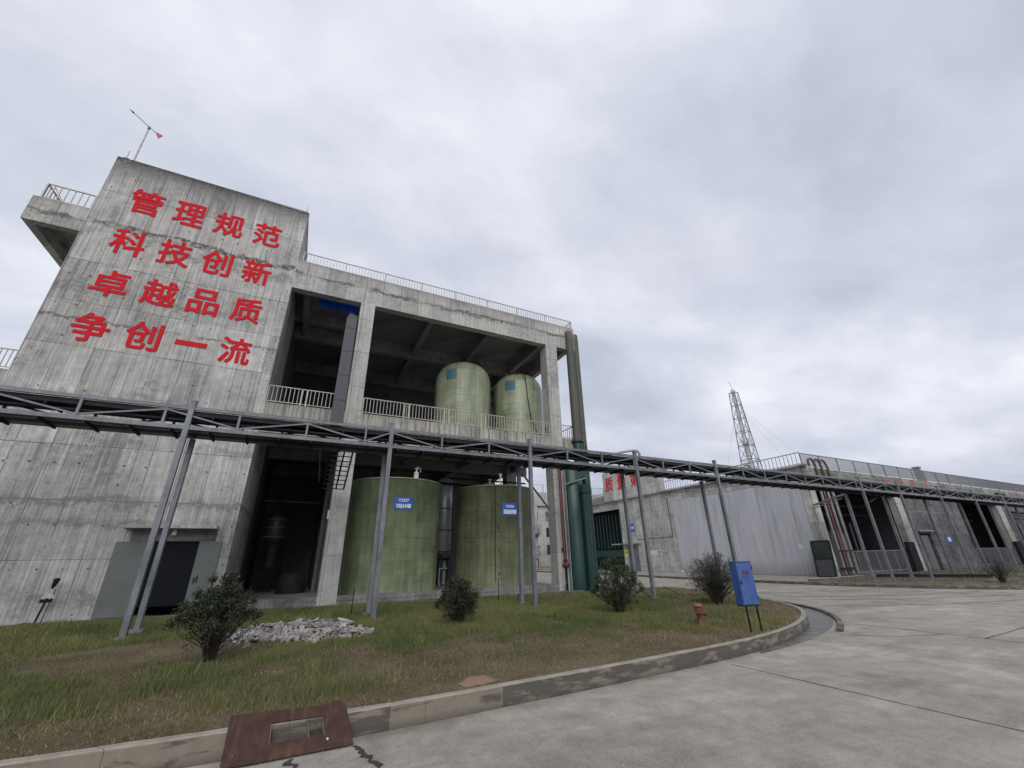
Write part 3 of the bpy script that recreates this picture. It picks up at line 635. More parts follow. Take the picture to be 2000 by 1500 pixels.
# red riser pipes on the right column
g = MB()
for x in (12.18, 12.30): g.tube([(x, YF-.09, 6.8), (x, YF-.09, 3.0), (x+.02, YF-.09, 1.6)], .035, 8)
g.tube([(12.12, YF-.09, 2.0), (12.24, YF-.09, 1.75)], .05, 8)
g.lathe((12.26, YF-.1), [(.04, 1.05), (.12, 1.1), (.13, 1.25), (.06, 1.32), (.12, 1.36), (.04, 1.6)], 12)
g.tube([(12.1, YF-.1, 1.2), (12.44, YF-.1, 1.2)], .07, 10)
rp = g.build('fire_riser_pipe', M_redpipe, B1, 'red fire riser pipes on the right column')
g = MB(); g.tube([(12.26, YF-.1, -.02), (12.26, YF-.1, 1.08)], .06, 10); g.build('lower_pipe', M_black, rp)
g = MB(); g.tube([(12.52, YF-.06, -.02), (12.52, YF-.06, 6.8)], .045, 8); g.build('conduit', M_steel, B1)
g = MB(); g.box(.90, .972, YF+.10, YF+.24, 3.2, 3.55); g.build('switch_box', M_white, B1)

# ---- tanks
def circ_hit(dx, dy, C, r):
    L = math.hypot(dx, dy); dx /= L; dy /= L; b = dx*C[0]+dy*C[1]; c = C[0]**2+C[1]**2-r*r
    t = b-math.sqrt(b*b-c); return t*dx, t*dy
def tank(name, label, C, r, z0, zs, zt, m, lip=True):
    t = thing(name, label, 'tank', (C[0], C[1], z0), 'green fibreglass tanks')
    g = MB(); prof = [(r, z0), (r, zs)] if not lip else [(r*1.004, z0), (r, z0+.05), (r, zs-.06), (r*1.02, zs-.05), (r*1.02, zs)]
    for i in range(1, 13):
        a = i/12*math.pi/2; prof.append((r*max(0, math.cos(a))**.72, zs+(zt-zs)*math.sin(a)**.95))
    g.lathe(C, prof, 72); g.build('shell', m, t); return t
def placard(name, m, parent, C, r, d, zc, w, h):
    x, y = circ_hit(*d, C, r); nrm = Vector((x-C[0], y-C[1], 0)).normalized(); X = Vector((0, 0, 1)).cross(nrm)
    g = MB(); vs = []; k = 8
    for i in range(k+1):
        a = (i/k-.5)*w/r; ca, sa = math.cos(a), math.sin(a); q = nrm*ca+X*sa
        for rr in (r+.006, r+.014):
            for zz in (zc-h/2, zc+h/2): vs.append((C[0]+q.x*rr, C[1]+q.y*rr, zz))
    fs = []
    for i in range(k):
        a = i*4; b = a+4; fs += [(a+2, b+2, b+3, a+3), (b, a, a+1, b+1), (a+1, a+3, b+3, b+1), (a, b, b+2, a+2)]
    fs += [(0, 2, 3, 1), (k*4, k*4+1, k*4+3, k*4+2)]
    g._add(vs, fs); o = g.build(name, m, parent); return o, nrm, X, (C[0]+nrm.x*(r+.014), C[1]+nrm.y*(r+.014))
CT1, CT2 = (4.08, 21.62), (9.55, 21.75)
t1 = tank('storage_tank', 'large bright green ground tank with blue V3207 placard', CT1, 2.2, .24, 5.12, 5.2, M_frp1)
pl, nr, X, c = placard('placard', M_bluesign, t1, CT1, 2.2, (4.03, 19.4), 3.95, .82, .56)
text('placard_text', 'V3207', M_txtw, pl, 1, (c[0], c[1], 4.09), X, (0, 0, 1), .02, .006, w=.47)
text('placard_text', '冷冻盐水中间罐', M_txtw, pl, 1, (c[0], c[1], 3.84), X, (0, 0, 1), .02, .006, w=.66, h=.19)
g = MB(); g.lathe((4.7, 20.2), [(.0, 5.55), (.12, 5.55), (.12, 5.1)][::-1], 12); g.tube([(4.7, 20.2, 5.5), (4.7, 20.2, 5.75)], .04); g.tube([(4.9, 20.2, 5.55), (4.88, 20.2, 5.75), (4.7, 20.2, 5.83)], .015, 6); g.lathe((4.7, 20.2), [(.1, 5.7), (.1, 5.74), (.0, 5.74)], 12)
g.build('nozzle', M_white, t1)
t2 = tank('storage_tank', 'large olive ground tank with black level scale and blue V3206 placard', CT2, 2.15, .24, 5.1, 5.18, M_frp2)
pl, nr, X, c = placard('placard', M_bluesign, t2, CT2, 2.15, (9.44, 19.5), 3.88, .82, .6)
text('placard_text', 'V3206', M_txtw, pl, 1, (c[0], c[1], 4.02), X, (0, 0, 1), .02, .006, w=.47)
text('placard_text', '蒸氨废液回收罐', M_txtw, pl, 1, (c[0], c[1], 3.75), X, (0, 0, 1), .02, .006, w=.7, h=.22)
g = MB(); x, y = circ_hit(8.72, 19.7, CT2, 2.16); nr = Vector((x-CT2[0], y-CT2[1], 0)).normalized(); X = Vector((0, 0, 1)).cross(nr)
g.bar((x, y, .5), (x, y, 5.05), .022, .01)
for i in range(38): g.bar(Vector((x, y, .7+i*.113)), Vector((x, y, .7+i*.113))+X*(.09 if i % 5 == 0 else .05), .014, .008)
sc_ = g.build('level_scale', M_black, t2)
for s, z in (('1', 4.05), ('2', 3.0), ('3', 1.95), ('4', .9)): text('numeral', s, M_black if s < '3' else M_steeld, sc_, 1, Vector((x, y, z))+X*.17, X, (0, 0, 1), .0, .004, h=.15)
g = MB(); g.tube([(8.75, 20.5, 5.1), (8.75, 20.5, 5.5)], .06); g.lathe((8.75, 20.5), [(.11, 5.43), (.11, 5.5), (.0, 5.5)], 12); g.build('nozzle', M_steel, t2); g = MB(); g.tube([(9.3, 20.3, 5.1), (9.3, 20.3, 5.65)], .035); g.lathe((9.3, 20.3), [(.0, 5.8), (.08, 5.8), (.1, 5.72), (.03, 5.6)][::-1], 12)
g.build('nozzle', M_white, t2)
CT3, CT4 = (7.56, 21.87), (11.24, 21.76)
for C, r, lab, d, zc, zt in ((CT3, 1.66, 'left of the two pale upper tanks, teal sticker at its top left', (6.29, 20.3), 11.75, 12.95), (CT4, 1.56, 'right upper tank beside the end column with a black hose down its front', (9.99, 20.3), 11.65, 12.8)):
    t = tank('upper_tank', lab, C, r, 7.84, 11.35 if C == CT3 else 11.3, zt-.35, M_frp3, False)
    placard('sticker', M_faded, t, C, r*.995, d, zc-.35, .66, .62)
    g = MB(); g.tube([(C[0]+.55+.42*math.cos(a), C[1]-.2+.42*math.sin(a), zt-.2) for a in np.linspace(0, 6.283, 20)], .03, 6)
    for a in (0, 2.1, 4.2): g.tube([(C[0]+.55+.42*math.cos(a), C[1]-.2+.42*math.sin(a), zt-.6), (C[0]+.55+.42*math.cos(a), C[1]-.2+.42*math.sin(a), zt-.2)], .025, 5)
    g.build('top_ring', M_black, t)
    if C == CT4:
        x, y = circ_hit(11.0, 20.2, C, r+.04)
        g = MB(); g.tube([(11.0, 20.9, 12.55), (x, y+.25, 12.25), (x, y, 11.7), (x+.1, y, 10.5), (x+.25, y-.05, 9.2), (x+.5, y-.3, 8.2), (x+.9, y-.5, 7.95), (11.65, 19.35, 8.1), (11.75, 19.25, 8.6)], .025, 6); g.build('hose', M_black, t)
# insulated column and process gear in the bays
t = thing('insulated_vessel', 'silver jacketed vertical vessel in the gap between the two ground tanks', 'vessel', (7.5, 24.4, .24))
g = MB(); g.lathe((7.5, 24.4), [(.1, 1.75), (.44, 1.95), (.44, 5.9), (.3, 6.1), (.0, 6.15)], 28); g.build('jacket', M_silver, t)
for z in (1.95, 3.1, 4.3): MB().lathe((7.5, 24.4), [(.44, z), (.465, z), (.465, z+.04), (.44, z+.04)], 28).build('band', M_steeld, t)
g = MB(); g.lathe((7.5, 24.4), [(.1, 1.55), (.5, 1.55), (.5, 1.68), (.1, 1.68)], 28); g.build('flange', M_steeld, t)
for a in (.5, 2.1, 3.7, 5.3): MB().tube([(7.5+.36*math.cos(a), 24.4+.36*math.sin(a), .24), (7.5+.36*math.cos(a), 24.4+.36*math.sin(a), 1.6)], .035, 8).build('leg', M_steeld, t)
MB().tube([(7.6, 24.3, .3), (7.6, 24.3, 1.7)], .1).build('outlet_pipe', M_silver, t); MB().tube([(7.3, 24.2, .24), (7.3, 24.2, 1.1), (7.7, 24.1, 1.1)], .06).build('drain_pipe', M_silver, t)
t = thing('process_reactor', 'dim banded reactor with a gearbox standing in the dark left bay', 'reactor', (-1.2, 25.6, .24))
g = MB(); g.lathe((-1.2, 25.6), [(.0, 2.4), (.35, 2.5), (.48, 2.75), (.48, 3.7), (.3, 3.9), (.0, 3.95)], 24); g.build('jacket', M_duct, t)
for z in (2.75, 3.2, 3.6): MB().lathe((-1.2, 25.6), [(.47, z), (.53, z), (.53, z+.06), (.47, z+.06)], 24).build('band', M_steel, t)
MB().tube([(-1.2, 25.6, 3.9), (-1.2, 25.6, 4.6)], .09).build('top_pipe', M_steeld, t)
g = MB(); g.lathe((-1.15, 25.6), [(.12, 1.3), (.26, 1.5), (.22, 2.3), (.35, 2.45)], 18); g.build('gearbox', M_duct, t)
MB().tube([(-1.4, 25.5, .24), (-1.2, 25.5, 1.8)], .06).build('leg', M_steeld, t); MB().tube([(-1.0, 25.6, .24), (-1.05, 25.6, 1.4)], .06).build('leg', M_steeld, t)
o = MB().lathe((.0, 24.0), [(.62, .24), (.62, .75), (.55, 1.0), (.35, 1.16), (.0, 1.2)], 28).build('dome_tank', M_steeld); tag(o, 'low dim dome topped tub on the floor of the dark left bay', 'tank')
o = MB().tube([(-2.1, 27, 4.75), (.8, 27, 4.72)], .06).build('ceiling_pipe', M_steel); tag(o, 'thin horizontal pipe crossing the dark left bay high up', 'pipe')
o = MB().tube([(3.2, 23.9, 5.9), (11.8, 23.9, 5.55)], .07).tube([(7.0, 22.2, 5.75), (11.8, 22.2, 5.7)], .05).build('ceiling_pipe', M_black); tag(o, 'black pipes slung above the two ground tanks', 'pipe')
t = thing('tray_stair', 'steel tray ladder frame hung behind the first column under the pipe rack', 'cable ladder', (1.0, 17.5, 5.0))
g = MB()
for x in (.55, 1.05): g.bar((x, 16.6, 5.45), (x, 18.7, 4.35), .06, .05)
g.bar((1.35, 16.6, 5.45), (1.35, 18.7, 4.35), .06, .05); g.bar((.2, 16.9, 5.5), (.35, 17.2, 4.35), .04)
g.build('rail', M_steeld, t); g = MB()
for i in range(9):
    k = i/8; g.bar((.55, 16.6+2.1*k, 5.45-1.1*k), (1.35, 16.6+2.1*k, 5.45-1.1*k), .035)
for y in (15.0, ): g.bar((.55, 15.0, 5.1), (.55, 16.6, 5.45), .05); g.bar((1.35, 15.0, 5.1), (1.35, 16.6, 5.45), .05)
g.build('rung', M_steeld, t)

# ---- green pipes at the building's right end
t = thing('discharge_pipe', 'left of the two tall green pipes, elbow at the roof edge', 'pipe', (13.52, YF+.02, 0), 'green pipes at the building end')
g = MB(); g.tube([(13.60, YF+.5, 14.92), (13.60, YF+.2, 14.92), (13.60, YF-.02, 14.85), (13.60, YF-.1, 14.65), (13.60, YF-.1, 14.4), (13.58, YF-.1, 7.75)], .25, 20); g.build('upper_pipe', M_olive, t)
g = MB(); g.lathe((13.58, YF-.1), [(.3, 7.6), (.37, 7.6), (.37, 7.72), (.3, 7.72)], 24); g.tube([(13.58, YF-.1, 7.7), (13.55, YF-.1, 5.6)], .27, 20); g.lathe((13.2, YF+.25), [(.62, -.05), (.62, 6.1), (.5, 6.3), (.0, 6.35)], 36); g.build('lower_pipe', M_dkgreen, t)
g = MB(); g.tube([(13.47, YF-.48, -.05), (13.47, YF-.48, 4.75)], .19, 18); g.box(13.22, 13.75, YF-.72, YF-.25, 4.72, 5.15); g.build('branch_pipe', M_dkgreen, t)
g = MB(); g.bar((12.5, YF-.2, 5.2), (13.5, YF-.75, 5.5), .07); g.build('brace', M_steel, t)
t = thing('discharge_pipe', 'right of the two tall green pipes, slimmer at the outside edge', 'pipe', (14.25, YF+.15, 0), 'green pipes at the building end')
g = MB(); g.tube([(14.16, YF+.7, 15.0), (14.18, YF+.35, 15.0), (14.2, YF+.15, 14.85), (14.2, YF+.15, 14.6), (14.16, YF+.15, 7.5)], .22, 20); g.build('upper_pipe', M_olive, t)
g = MB(); g.tube([(14.16, YF+.15, 7.5), (14.1, YF+.15, -.05)], .235, 20); g.build('lower_pipe', M_dkgreen, t)

# ============================================================ WIND VANE
t = thing('wind_vane', 'slim roof wind vane with a small red and white tail on the tower top', 'wind vane', (-9.6, 19.5, 18.4))
MB().tube([(-9.6, 19.5, 17.9), (-9.62, 19.5, 21.0)], [.04, .028], 8).build('pole', M_rail, t)
g = MB(); g.tube([(-10.5, 19.45, 21.72), (-9.25, 19.5, 20.82)], .018, 6); g.tube([(-10.57, 19.45, 21.78), (-10.36, 19.45, 21.63)], [.004, .05], 6); g.lathe((-9.63, 19.5), [(.05, 20.95), (.06, 21.1), (.0, 21.16)], 8); g.build('arrow', M_steel, t)
g = MB(); g._add([(-9.32, 19.49, 20.93), (-9.27, 19.49, 20.75), (-9.16, 19.49, 20.58), (-9.03, 19.49, 20.83), (-9.32, 19.51, 20.93), (-9.27, 19.51, 20.75), (-9.16, 19.51, 20.58), (-9.03, 19.51, 20.83)], [(0, 1, 2, 3), (7, 6, 5, 4), (0, 4, 5, 1), (1, 5, 6, 2), (2, 6, 7, 3), (3, 7, 4, 0)]); fl = g.build('tail', M_redfade, t)
g = MB(); g.bar((-9.2, 19.485, 20.82), (-9.12, 19.485, 20.7), .03, .01); g.build('stripe', M_white, fl)

# ============================================================ PIPE RACK
PR = thing('pipe_rack', 'long grey steel truss bridge carrying cable trays across the picture on paired posts', 'pipe rack', (0, 14.4, 0))
PX = [-8.95, -3.33, 2.28, 7.65, 13.05, 18.25, 31.5, 36.2, 42.1, 48.0, 53.8, 59.7, 65.6, 71.5]
YA, YB = 13.9, 14.9
def gz_(x): return -.27 if x > 28 else -.1
for x in PX:
    w = .064
    g = MB(); 
    for (a0, a1, b0, b1) in ((x-w, x+w, YA-w-.0, YA-w+.018), (x-w, x+w, YA+w-.018, YA+w), (x-.012, x+.012, YA-w+.018, YA+w-.018)): g.box(a0, a1, b0, b1, gz_(x), 5.9)
    g.box(x-w, x-w+.006, YA-w+.018, YA+w-.018, gz_(x), 5.9)
    g.box(x-w-.01, x+w+.01, YA-w-.01, YA+w+.01, 5.9, 5.93)
    g.build('post', M_steel, PR); MB().box(x-.13, x+.13, YA-.13, YA+.13, gz_(x)-.1, gz_(x)+.15).build('footing', M_plinth, PR); MB().box(x-.15, x+.15, YB-.15, YB+.15, gz_(x)-.1, gz_(x)+.2).build('footing', M_plinth, PR)
    g = MB(); g.box(x-.06, x+.06, YB-.075, YB-.06, gz_(x), 5.04); g.box(x-.06, x+.06, YB+.06, YB+.075, gz_(x), 5.04); g.box(x-.01, x+.01, YB-.06, YB+.06, gz_(x), 5.04); g.box(x-.06, x-.054, YB-.06, YB+.06, gz_(x), 5.04)
    g.build('post', M_steel, PR)
nodes = [(-14.6, 't'), (-12.8, 'b'), (-11, 't'), (-9.2, 'b'), (-7.5, 't'), (-5.68, 'b'), (-3.9, 't'), (-2.14, 'b'), (-.31, 't'), (1.45, 'b'), (2.28, 't'), (4.07, 'b'), (5.9, 't'), (7.65, 'b'), (9.4, 't'), (11.17, 'b'), (12.95, 't'), (14.69, 'b'), (16.42, 't'), (18.3, 'b'), (20.3, 't'), (22.05, 'b'), (23.9, 't'), (25.68, 'b'), (27.4, 't')]
x = 27.4; k = 'b'
while x < 78: x += 1.78; nodes.append((x, k)); k = 't' if k == 'b' else 'b'
for nm, Y in (('front_truss', YA), ('rear_truss', YB)):
    g = MB(); x0, x1 = -14.6, 78
    g.box(x0, x1, Y-.04, Y+.04, 5.65, 5.74); g.box(x0, x1, Y-.045, Y+.045, 5.07, 5.18)
    for (x, s) in nodes: g.box(x-.03, x+.03, Y-.028, Y+.028, 5.18, 5.65)
    for (a, s), (b, s2) in zip(nodes[:-1], nodes[1:]):
        za, zb = (5.22, 5.6) if s == 'b' else (5.6, 5.22); g.bar((a, Y, za), (b, Y, zb), .045, .045)
    g.build(nm, M_steel, PR)
x = -9.95
while x < 50: g = MB(); g.box(x, x+.05, YA-.045, YB-.045, 5.0, 5.05); g.build('crossbar', M_steeld, PR); x += .89
x = -9.95
while x < 46: g = MB(); g.box(x, x+.05, YA+.052, YB-.042, 5.45, 5.495); g.build('crossbar', M_steeld, PR); x += 1.78
for (y0, y1, z0, z1, m) in ((YA+.06, YA+.30, 5.055, 5.20, M_tray), (YA+.40, YA+.52, 5.055, 5.13, M_steeld), (YA+.60, YA+.86, 5.055, 5.17, M_tray), (YA+.05, YA+.44, 5.50, 5.64, M_steeld), (YA+.46, YB-.05, 5.50, 5.65, M_steeld)):
    g = MB(); g.box(-14.6, 78, y0, y1, z0, z0+.012); g.box(-14.6, 78, y0, y0+.01, z0+.012, z1); g.box(-14.6, 78, y1-.01, y1, z0+.012, z1)
    if z0 > 5.3: g.box(-14.6, 78, y0+.01, y1-.01, z1-.02, z1-.008)
    g.build('cable_tray', m, PR)
g = MB(); x = -14
while x < 77: 
    L = random.uniform(.6, 1.3); g.box(x, x+L, YA+.70, YA+.84, 5.19, 5.205); x += L+random.uniform(.1, .5)
g.build('tray_cover', M_white, PR)
for (y, r, z) in ((YA+.1, .035, 5.36), (YA+.28, .045, 5.37), (YA+.8, .05, 5.34)):
    MB().tube([(-14.6, y, z), (78, y, z)], r, 8).build('service_pipe', M_steeld, PR)
g = MB(); g.tube([(11.6, 14.5, 5.72), (12.9, 14.3, 6.0), (13.35, 14.25, 6.08), (13.55, 14.25, 6.08), (13.68, 14.25, 5.98), (13.7, 14.25, 5.65)], .06, 10); g.build('silver_pipe', M_silver, PR)
g = MB(); g.bar((7.7, YB, 4.95), (10.4, 18.9, 6.3), .07); g.bar((7.72, 14.95, 4.9), (9.9, 16.4, 3.6), .06); g.build('brace', M_steel, PR)
g = MB(); g.tube([(2.6+.22*math.cos(a), 14.0, 4.85+.13*math.sin(a)) for a in np.linspace(0, 6.28, 18)], .012, 5); g.build('cable_coil', M_black, PR)
# side frame reaching back to the far building
g = MB(); g.bar((31.5, YB, 5.0), (35.5, 19.1, 4.9), .14, .12); g.bar((31.4, YB+.2, 4.75), (35.5, 19.3, 4.65), .05); g.bar((35.4, 15, 4.9), (42, 19, 4.9), .05); g.build('brace', M_steel, PR)

# ============================================================ SECOND BUILDING
XB, YG = 35.6, 19.2
B2 = thing('workshop_building', 'long low workshop with a pale ribbed side wall beyond the road', 'building', (XB, YG, -.14))
g = MB()
g.box(XB, XB+.4, 33.4, 41.97, -.14, 7.92); g.box(XB, XB+.4, 41.97, 60, 6.97, 7.92); g.box(XB, XB+.4, YG, 33.4, 6.95, 7.92); g.box(XB, XB+.4, 52.2, 53, -.14, 6.97)
g.box(XB-.01, 36.35, YG-.02, 19.85, -.14, 6.95)
g.build('side_wall', M_b2, B2, 'weathered grey concrete side wall')
g = MB(); y = 19.85
while y < 33.35:                                      # ribbed sheet: real folds
    g.box(XB+.03, XB+.06, y, y+.118, -.12, 6.93); g.box(XB-.0, XB+.03, y+.028, y+.09, -.12, 6.93); y += .119
g.build('cladding', M_clad, B2, 'pale ribbed panel cladding')
g = MB(); g.box(XB+.06, XB+.3, 19.85, 33.4, -.14, 6.95); g.build('backing_wall', M_in, B2)
g = MB(); g.box(XB-.004, XB+.05, 27.3, 27.36, .0, 6.9); g.build('panel_joint', M_tar, B2)
o = MB().box(XB-.012, XB-.002, 20.9, 21.2, 1.75, 2.1).build('notice', M_white, B2)
g = MB(); g.box(XB-.28, XB+.3, YG-.3, 60, 7.92, 8.08); g.build('roof_edge', M_b2top, B2)
g = MB(); g.box(XB-.05, 96, YG-.06, YG+.25, 6.1, 7.92); g.build('facade_beam', M_b2top, B2, 'stained facade beam with faded red characters')
g = MB(); g.box(36, 96, YG+.25, 60, 7.6, 7.9); g.build('roof', M_in, B2)
g = MB(); g.box(36.4, 96, 27, 27.2, -.14, 7.6); g.build('inner_wall', M_in, B2)
g = MB(); g.box(78, 78.2, YG+.3, 27, -.14, 7.6); g.build('inner_wall', M_in, B2)
g = MB(); g.box(XB+3, XB+3.2, 34, 60, -.14, 7.6); g.build('inner_wall', M_dark, B2)
g = MB(); g.box(36.3, 96, YG+.3, 60, -.2, -.11); g.build('floor', M_plinth, B2)
for a, b in ((48.45, 50.0), (71.3, 72.7), (84, 85)): g = MB(); g.box(a, b, YG-.03, YG+.5, -.14, 6.1); g.build('column', M_b2, B2)
g = MB(); g.box(50.0, 50.75, YG+.02, YG+.3, -.14, 6.1); g.box(52.95, 61.25, YG+.02, YG+.3, -.14, 6.1); g.box(50.75, 52.95, YG+.02, YG+.3, 2.95, 6.1)
g.build('rendered_wall', M_render, B2, 'dark patched render wall with a half open door')
g = MB(); g.box(50.8, 52.1, YG-.02, YG+.05, -.1, 2.75); d = g.build('door', M_door, B2, 'pale door leaf standing ajar'); q_ = MB(); q_.box(72.7, 84, YG+.02, YG+.3, -.14, 6.1); q_.build('rendered_wall', M_render, B2); MB().box(50.95, 51.0, YG-.06, YG-.02, 1.1, 1.25).build('handle', M_black, d)
g = MB(); g.box(52.1, 52.9, YG+.2, YG+.25, -.1, 2.9); g.build('door_gap', M_dark, B2)
g = MB(); g.box(50.5, 53.1, YG-.25, YG+.01, 3.1, 3.2); g.build('canopy', M_far, B2)
g = MB(); g.tube([(54.0, YG+.02, 3.2), (54.0, YG-.06, 3.2)], .32, 24); g.build('round_vent', M_greenov, B2)
g = MB(); g.box(55.6, 56.7, YG-.03, YG+.01, 2.1, 2.8); s_ = g.build('wall_sign', M_bluesign, B2, 'small blue and white wall sign'); MB().box(55.9, 56.5, YG-.036, YG-.03, 2.25, 2.6).build('panel', M_txtw, s_)
for i, c in enumerate('环以置益'): text('faded_character', c, M_redfade, B2, 1, (48.1+i*2.45, YG-.062, 7.5), (1, 0, 0), (0, 0, 1), .02, .008, w=1.0, h=.62)
for i, c in enumerate('安全生产'): text('faded_character', c, M_redfade, B2, 1, (77.5+i*2.6, YG-.062, 7.5), (1, 0, 0), (0, 0, 1), .02, .008, w=1.2, h=.62)
g = MB(); g.box(72.4, 74.4, YG-.3, YG-.06, 7.3, 7.5); g.tube([(74.4, YG-.2, 7.4), (75.0, YG-.2, 6.4)], .12); g.build('rain_gutter', M_steeld, B2)
for (a, b) in ((36.7, 48.3), (61.4, 71.2)):
    g = MB(); n = 4; L = (b-a)/n; g.bar((a, YG+.1, 1.55), (b, YG+.1, 1.55), .06); g.bar((a, YG+.1, .05), (b, YG+.1, .05), .05)
    for i in range(n+1): g.bar((a+L*i, YG+.1, -.1), (a+L*i, YG+.1, 1.6), .06)
    x = a
    while x < b: g.box(x, x+.02, YG+.1, YG+.115, .05, 1.55); x += .11
    g.build('bay_fence', M_raild, B2, 'mesh fence across the left open bay' if a < 40 else None)
for a, b in ((47.2, 48.4), (71.2, 72.8)): g = MB(); g.box(a, b, YG-.3, YG-.04, -.1, 2.2); g.build('dark_cabinet', M_dark, B2)
rk = random.Random(77)
for (x0, x1) in ((37.0, 48.0), (62.0, 71.0), (73.5, 83.0)):
    yy = YG+2.2 if x0 < 73 else YG-.5
    for z, r in ((4.6, .08), (5.3, .14)): MB().tube([(x0, yy+rk.uniform(-.3, .3)*(x0 < 73), z), (x1, yy+.1, z+rk.uniform(-.1, .1))], r, 10).build('service_pipe', M_steeld, B2)
    for k in range(4):
        x = x0+(x1-x0)*(k+.5)/5+rk.uniform(-.5, .5); MB().tube([(x, yy+.35, -.1), (x, yy+.35, rk.uniform(3.5, 5.6))], rk.choice((.07, .1, .14)), 10).build('service_pipe', rk.choice((M_duct, M_steeld, M_steel)), B2)
    if x0 < 73:
        for k in range(3): x = x0+1.5+k*3.2; MB().lathe((x, YG+4.0), [(.0, -.1), (.75, -.1), (.8, .3), (.8, 2.3+k*.3), (.4, 2.8+k*.3), (.0, 2.9+k*.3)], 20).build('process_vessel', (M_silver, M_frp2, M_pgrey)[k], B2)
# facade pipes at the corner
for x, r, m_, lab in ((36.62, .1, M_pgrey, None), (37.05, .085, M_redpipe, 'red corner downpipe'), (37.55, .12, M_pgrey, None), (38.25, .13, M_pgrey, None)):
    g = MB(); g.tube([(x, YG-.25, 0), (x, YG-.25, 6.3), (x, YG+.1, 6.6)], r, 12)
    for z in (1.2, 3.2, 5.0): g.tube([(x, YG-.25, z), (x, YG-.25, z+.07)], r*1.25, 12)
    g.build('downpipe', m_, B2, lab)
for a, b, z, w_ in ((36.4, 38.6, 1.6, .07), (36.0, 37.6, .4, .12)): MB().bar((a, YG-.38, z), (b, YG-.38, z), w_).build('pipe_clamp', M_steeld, B2)
# inverted gooseneck pipes over the parapet
for k, x in enumerate((36.3, 37.15, 38.0)):
    g = MB(); pts = [(x, YG-.14, 7.95), (x, YG-.14, 8.3)]+[(x+.38-.38*math.cos(i/6*math.pi), YG-.14, 8.3+.32*math.sin(i/6*math.pi)) for i in range(7)]+[(x+.76, YG-.2, 8.0), (x+.76, YG-.2, 6.9)]
    g.tube(pts, .085, 10); g.build('gooseneck_pipe', simple('rusty_brown_pipe', (.085, .075, .07), .8, .1, .4, 5, (.22, .10, .06), .6) if k == 0 else bpy.data.materials['rusty_brown_pipe'], B2)
# roof railings
g = MB(); x0, x1 = 35.65, 96; zt = 9.02
g.bar((x0, YG, zt), (x1, YG, zt), .06); g.bar((x0, YG, 8.02), (x1, YG, 8.02), .035); x = x0; 
while x < x1: g.box(x, x+.075, YG-.04, YG+.035, 7.92, zt); x += 2.6
x = x0
while x < x1: g.box(x, x+.026, YG-.013, YG+.013, 8.02, zt); x += .125
g.build('roof_railing', M_raild, B2, 'fine barred roof railing along the facade')
g = MB(); Y0, Y1 = YG, 34.0; g.bar((XB+.05, Y0, 9.08), (XB+.05, Y1, 9.08), .06); g.bar((XB+.05, Y0, 8.2), (XB+.05, Y1, 8.2), .035); y = Y0
while y < Y1: g.box(XB+.03, XB+.07, y, y+.03, 8.08, 9.08); y += .33
g.build('roof_railing', M_raild, B2, 'roof railing above the ribbed wall')
g = MB(); g.bar((XB, 44.6, 9.2), (XB, 60, 9.2), .05); g.bar((XB, 44.6, 8.2), (XB, 60, 8.2), .04); y = 44.6
while y < 60: g.box(XB-.02, XB+.02, y, y+.03, 8.08, 9.2); y += .3
for y in (45.6, 47, 48.5): g.box(XB+.8, XB+1.6, y, y+.8, 8.08, 9.0)
g.build('roof_railing', M_raild, B2)
g = MB(); g.box(59.3, 59.8, YG+1.2, YG+1.7, 7.9, 9.75); g.box(59.25, 59.85, YG+1.15, YG+1.75, 9.75, 9.9); g.build('roof_vent_stack', M_b2top, B2)
# sign block on the roof
g = MB(); g.box(XB-.27, XB+.5, 34.4, 44.3, 8.085, 11.72); sb = g.build('sign_block', M_b2sign, B2, 'pale parapet block with red characters')
for i, c in enumerate('质量第一'): text('sign_character', c, M_red, sb, 1, (XB-.275, 43.05-i*2.4, 10.15 if i < 3 else 10.6), (0, -1, 0), (0, 0, 1), .012, .02, w=1.5, h=1.75 if i < 3 else .26)
# side wall details
g = MB(); g.box(XB-.5, XB-.005, 38.9, 43.6, 2.75, 2.9); g.build('side_canopy', M_b2top, B2)
g = MB(); g.box(XB-.03, XB+.01, 39.4, 41.2, -.1, 2.7); d = g.build('side_door', M_door, B2); MB().box(XB-.06, XB-.03, 39.6, 39.66, 1.0, 1.2).build('handle', M_black, d)
g = MB(); g.box(XB-.03, XB-.002, 39.6, 40.6, 4.15, 5.05); s_ = g.build('wall_sign', M_bluesign, B2, 'blue wall sign with white characters'); text('sign_text', '车间', M_txtw, s_, 1, (XB-.032, 40.1, 4.6), (0, -1, 0), (0, 0, 1), .02, .004, w=.75)
g = MB(); g.box(XB-.02, XB-.002, 41.35, 41.8, 1.4, 2.2); s_ = g.build('warning_sign', M_yellow, B2, 'yellow warning sign at the bay edge'); g = MB(); g._add([(XB-.024, 41.72, 1.8), (XB-.024, 41.43, 1.8), (XB-.024, 41.575, 2.1)], [(0, 1, 2)]); g.build('triangle', M_black, s_)
for i, m_ in enumerate((M_redfade, M_redfade, M_white, M_white, M_yellow, M_bluesign)):
    y = 38.5-i*.42; g = MB(); g.box(XB-.02, XB-.002, y-.38, y, 1.5, 2.05); s_ = g.build('safety_notice', M_white, B2)
    g = MB(); g.tube([(XB-.02, y-.19, 1.86), (XB-.026, y-.19, 1.86)], .13, 14); g.build('symbol', m_, s_); g = MB(); g.box(XB-.024, XB-.02, y-.33, y-.05, 1.55, 1.66); g.build('caption', m_, s_)
g = MB(); g.bar((XB-.03, 33.9, 7.3), (XB-.03, 33.9, 3.3), .04); g.bar((XB-.03, 33.9, 3.3), (XB-.03, 39.3, 3.25), .035); g.build('conduit', M_steeld, B2)
g = MB()
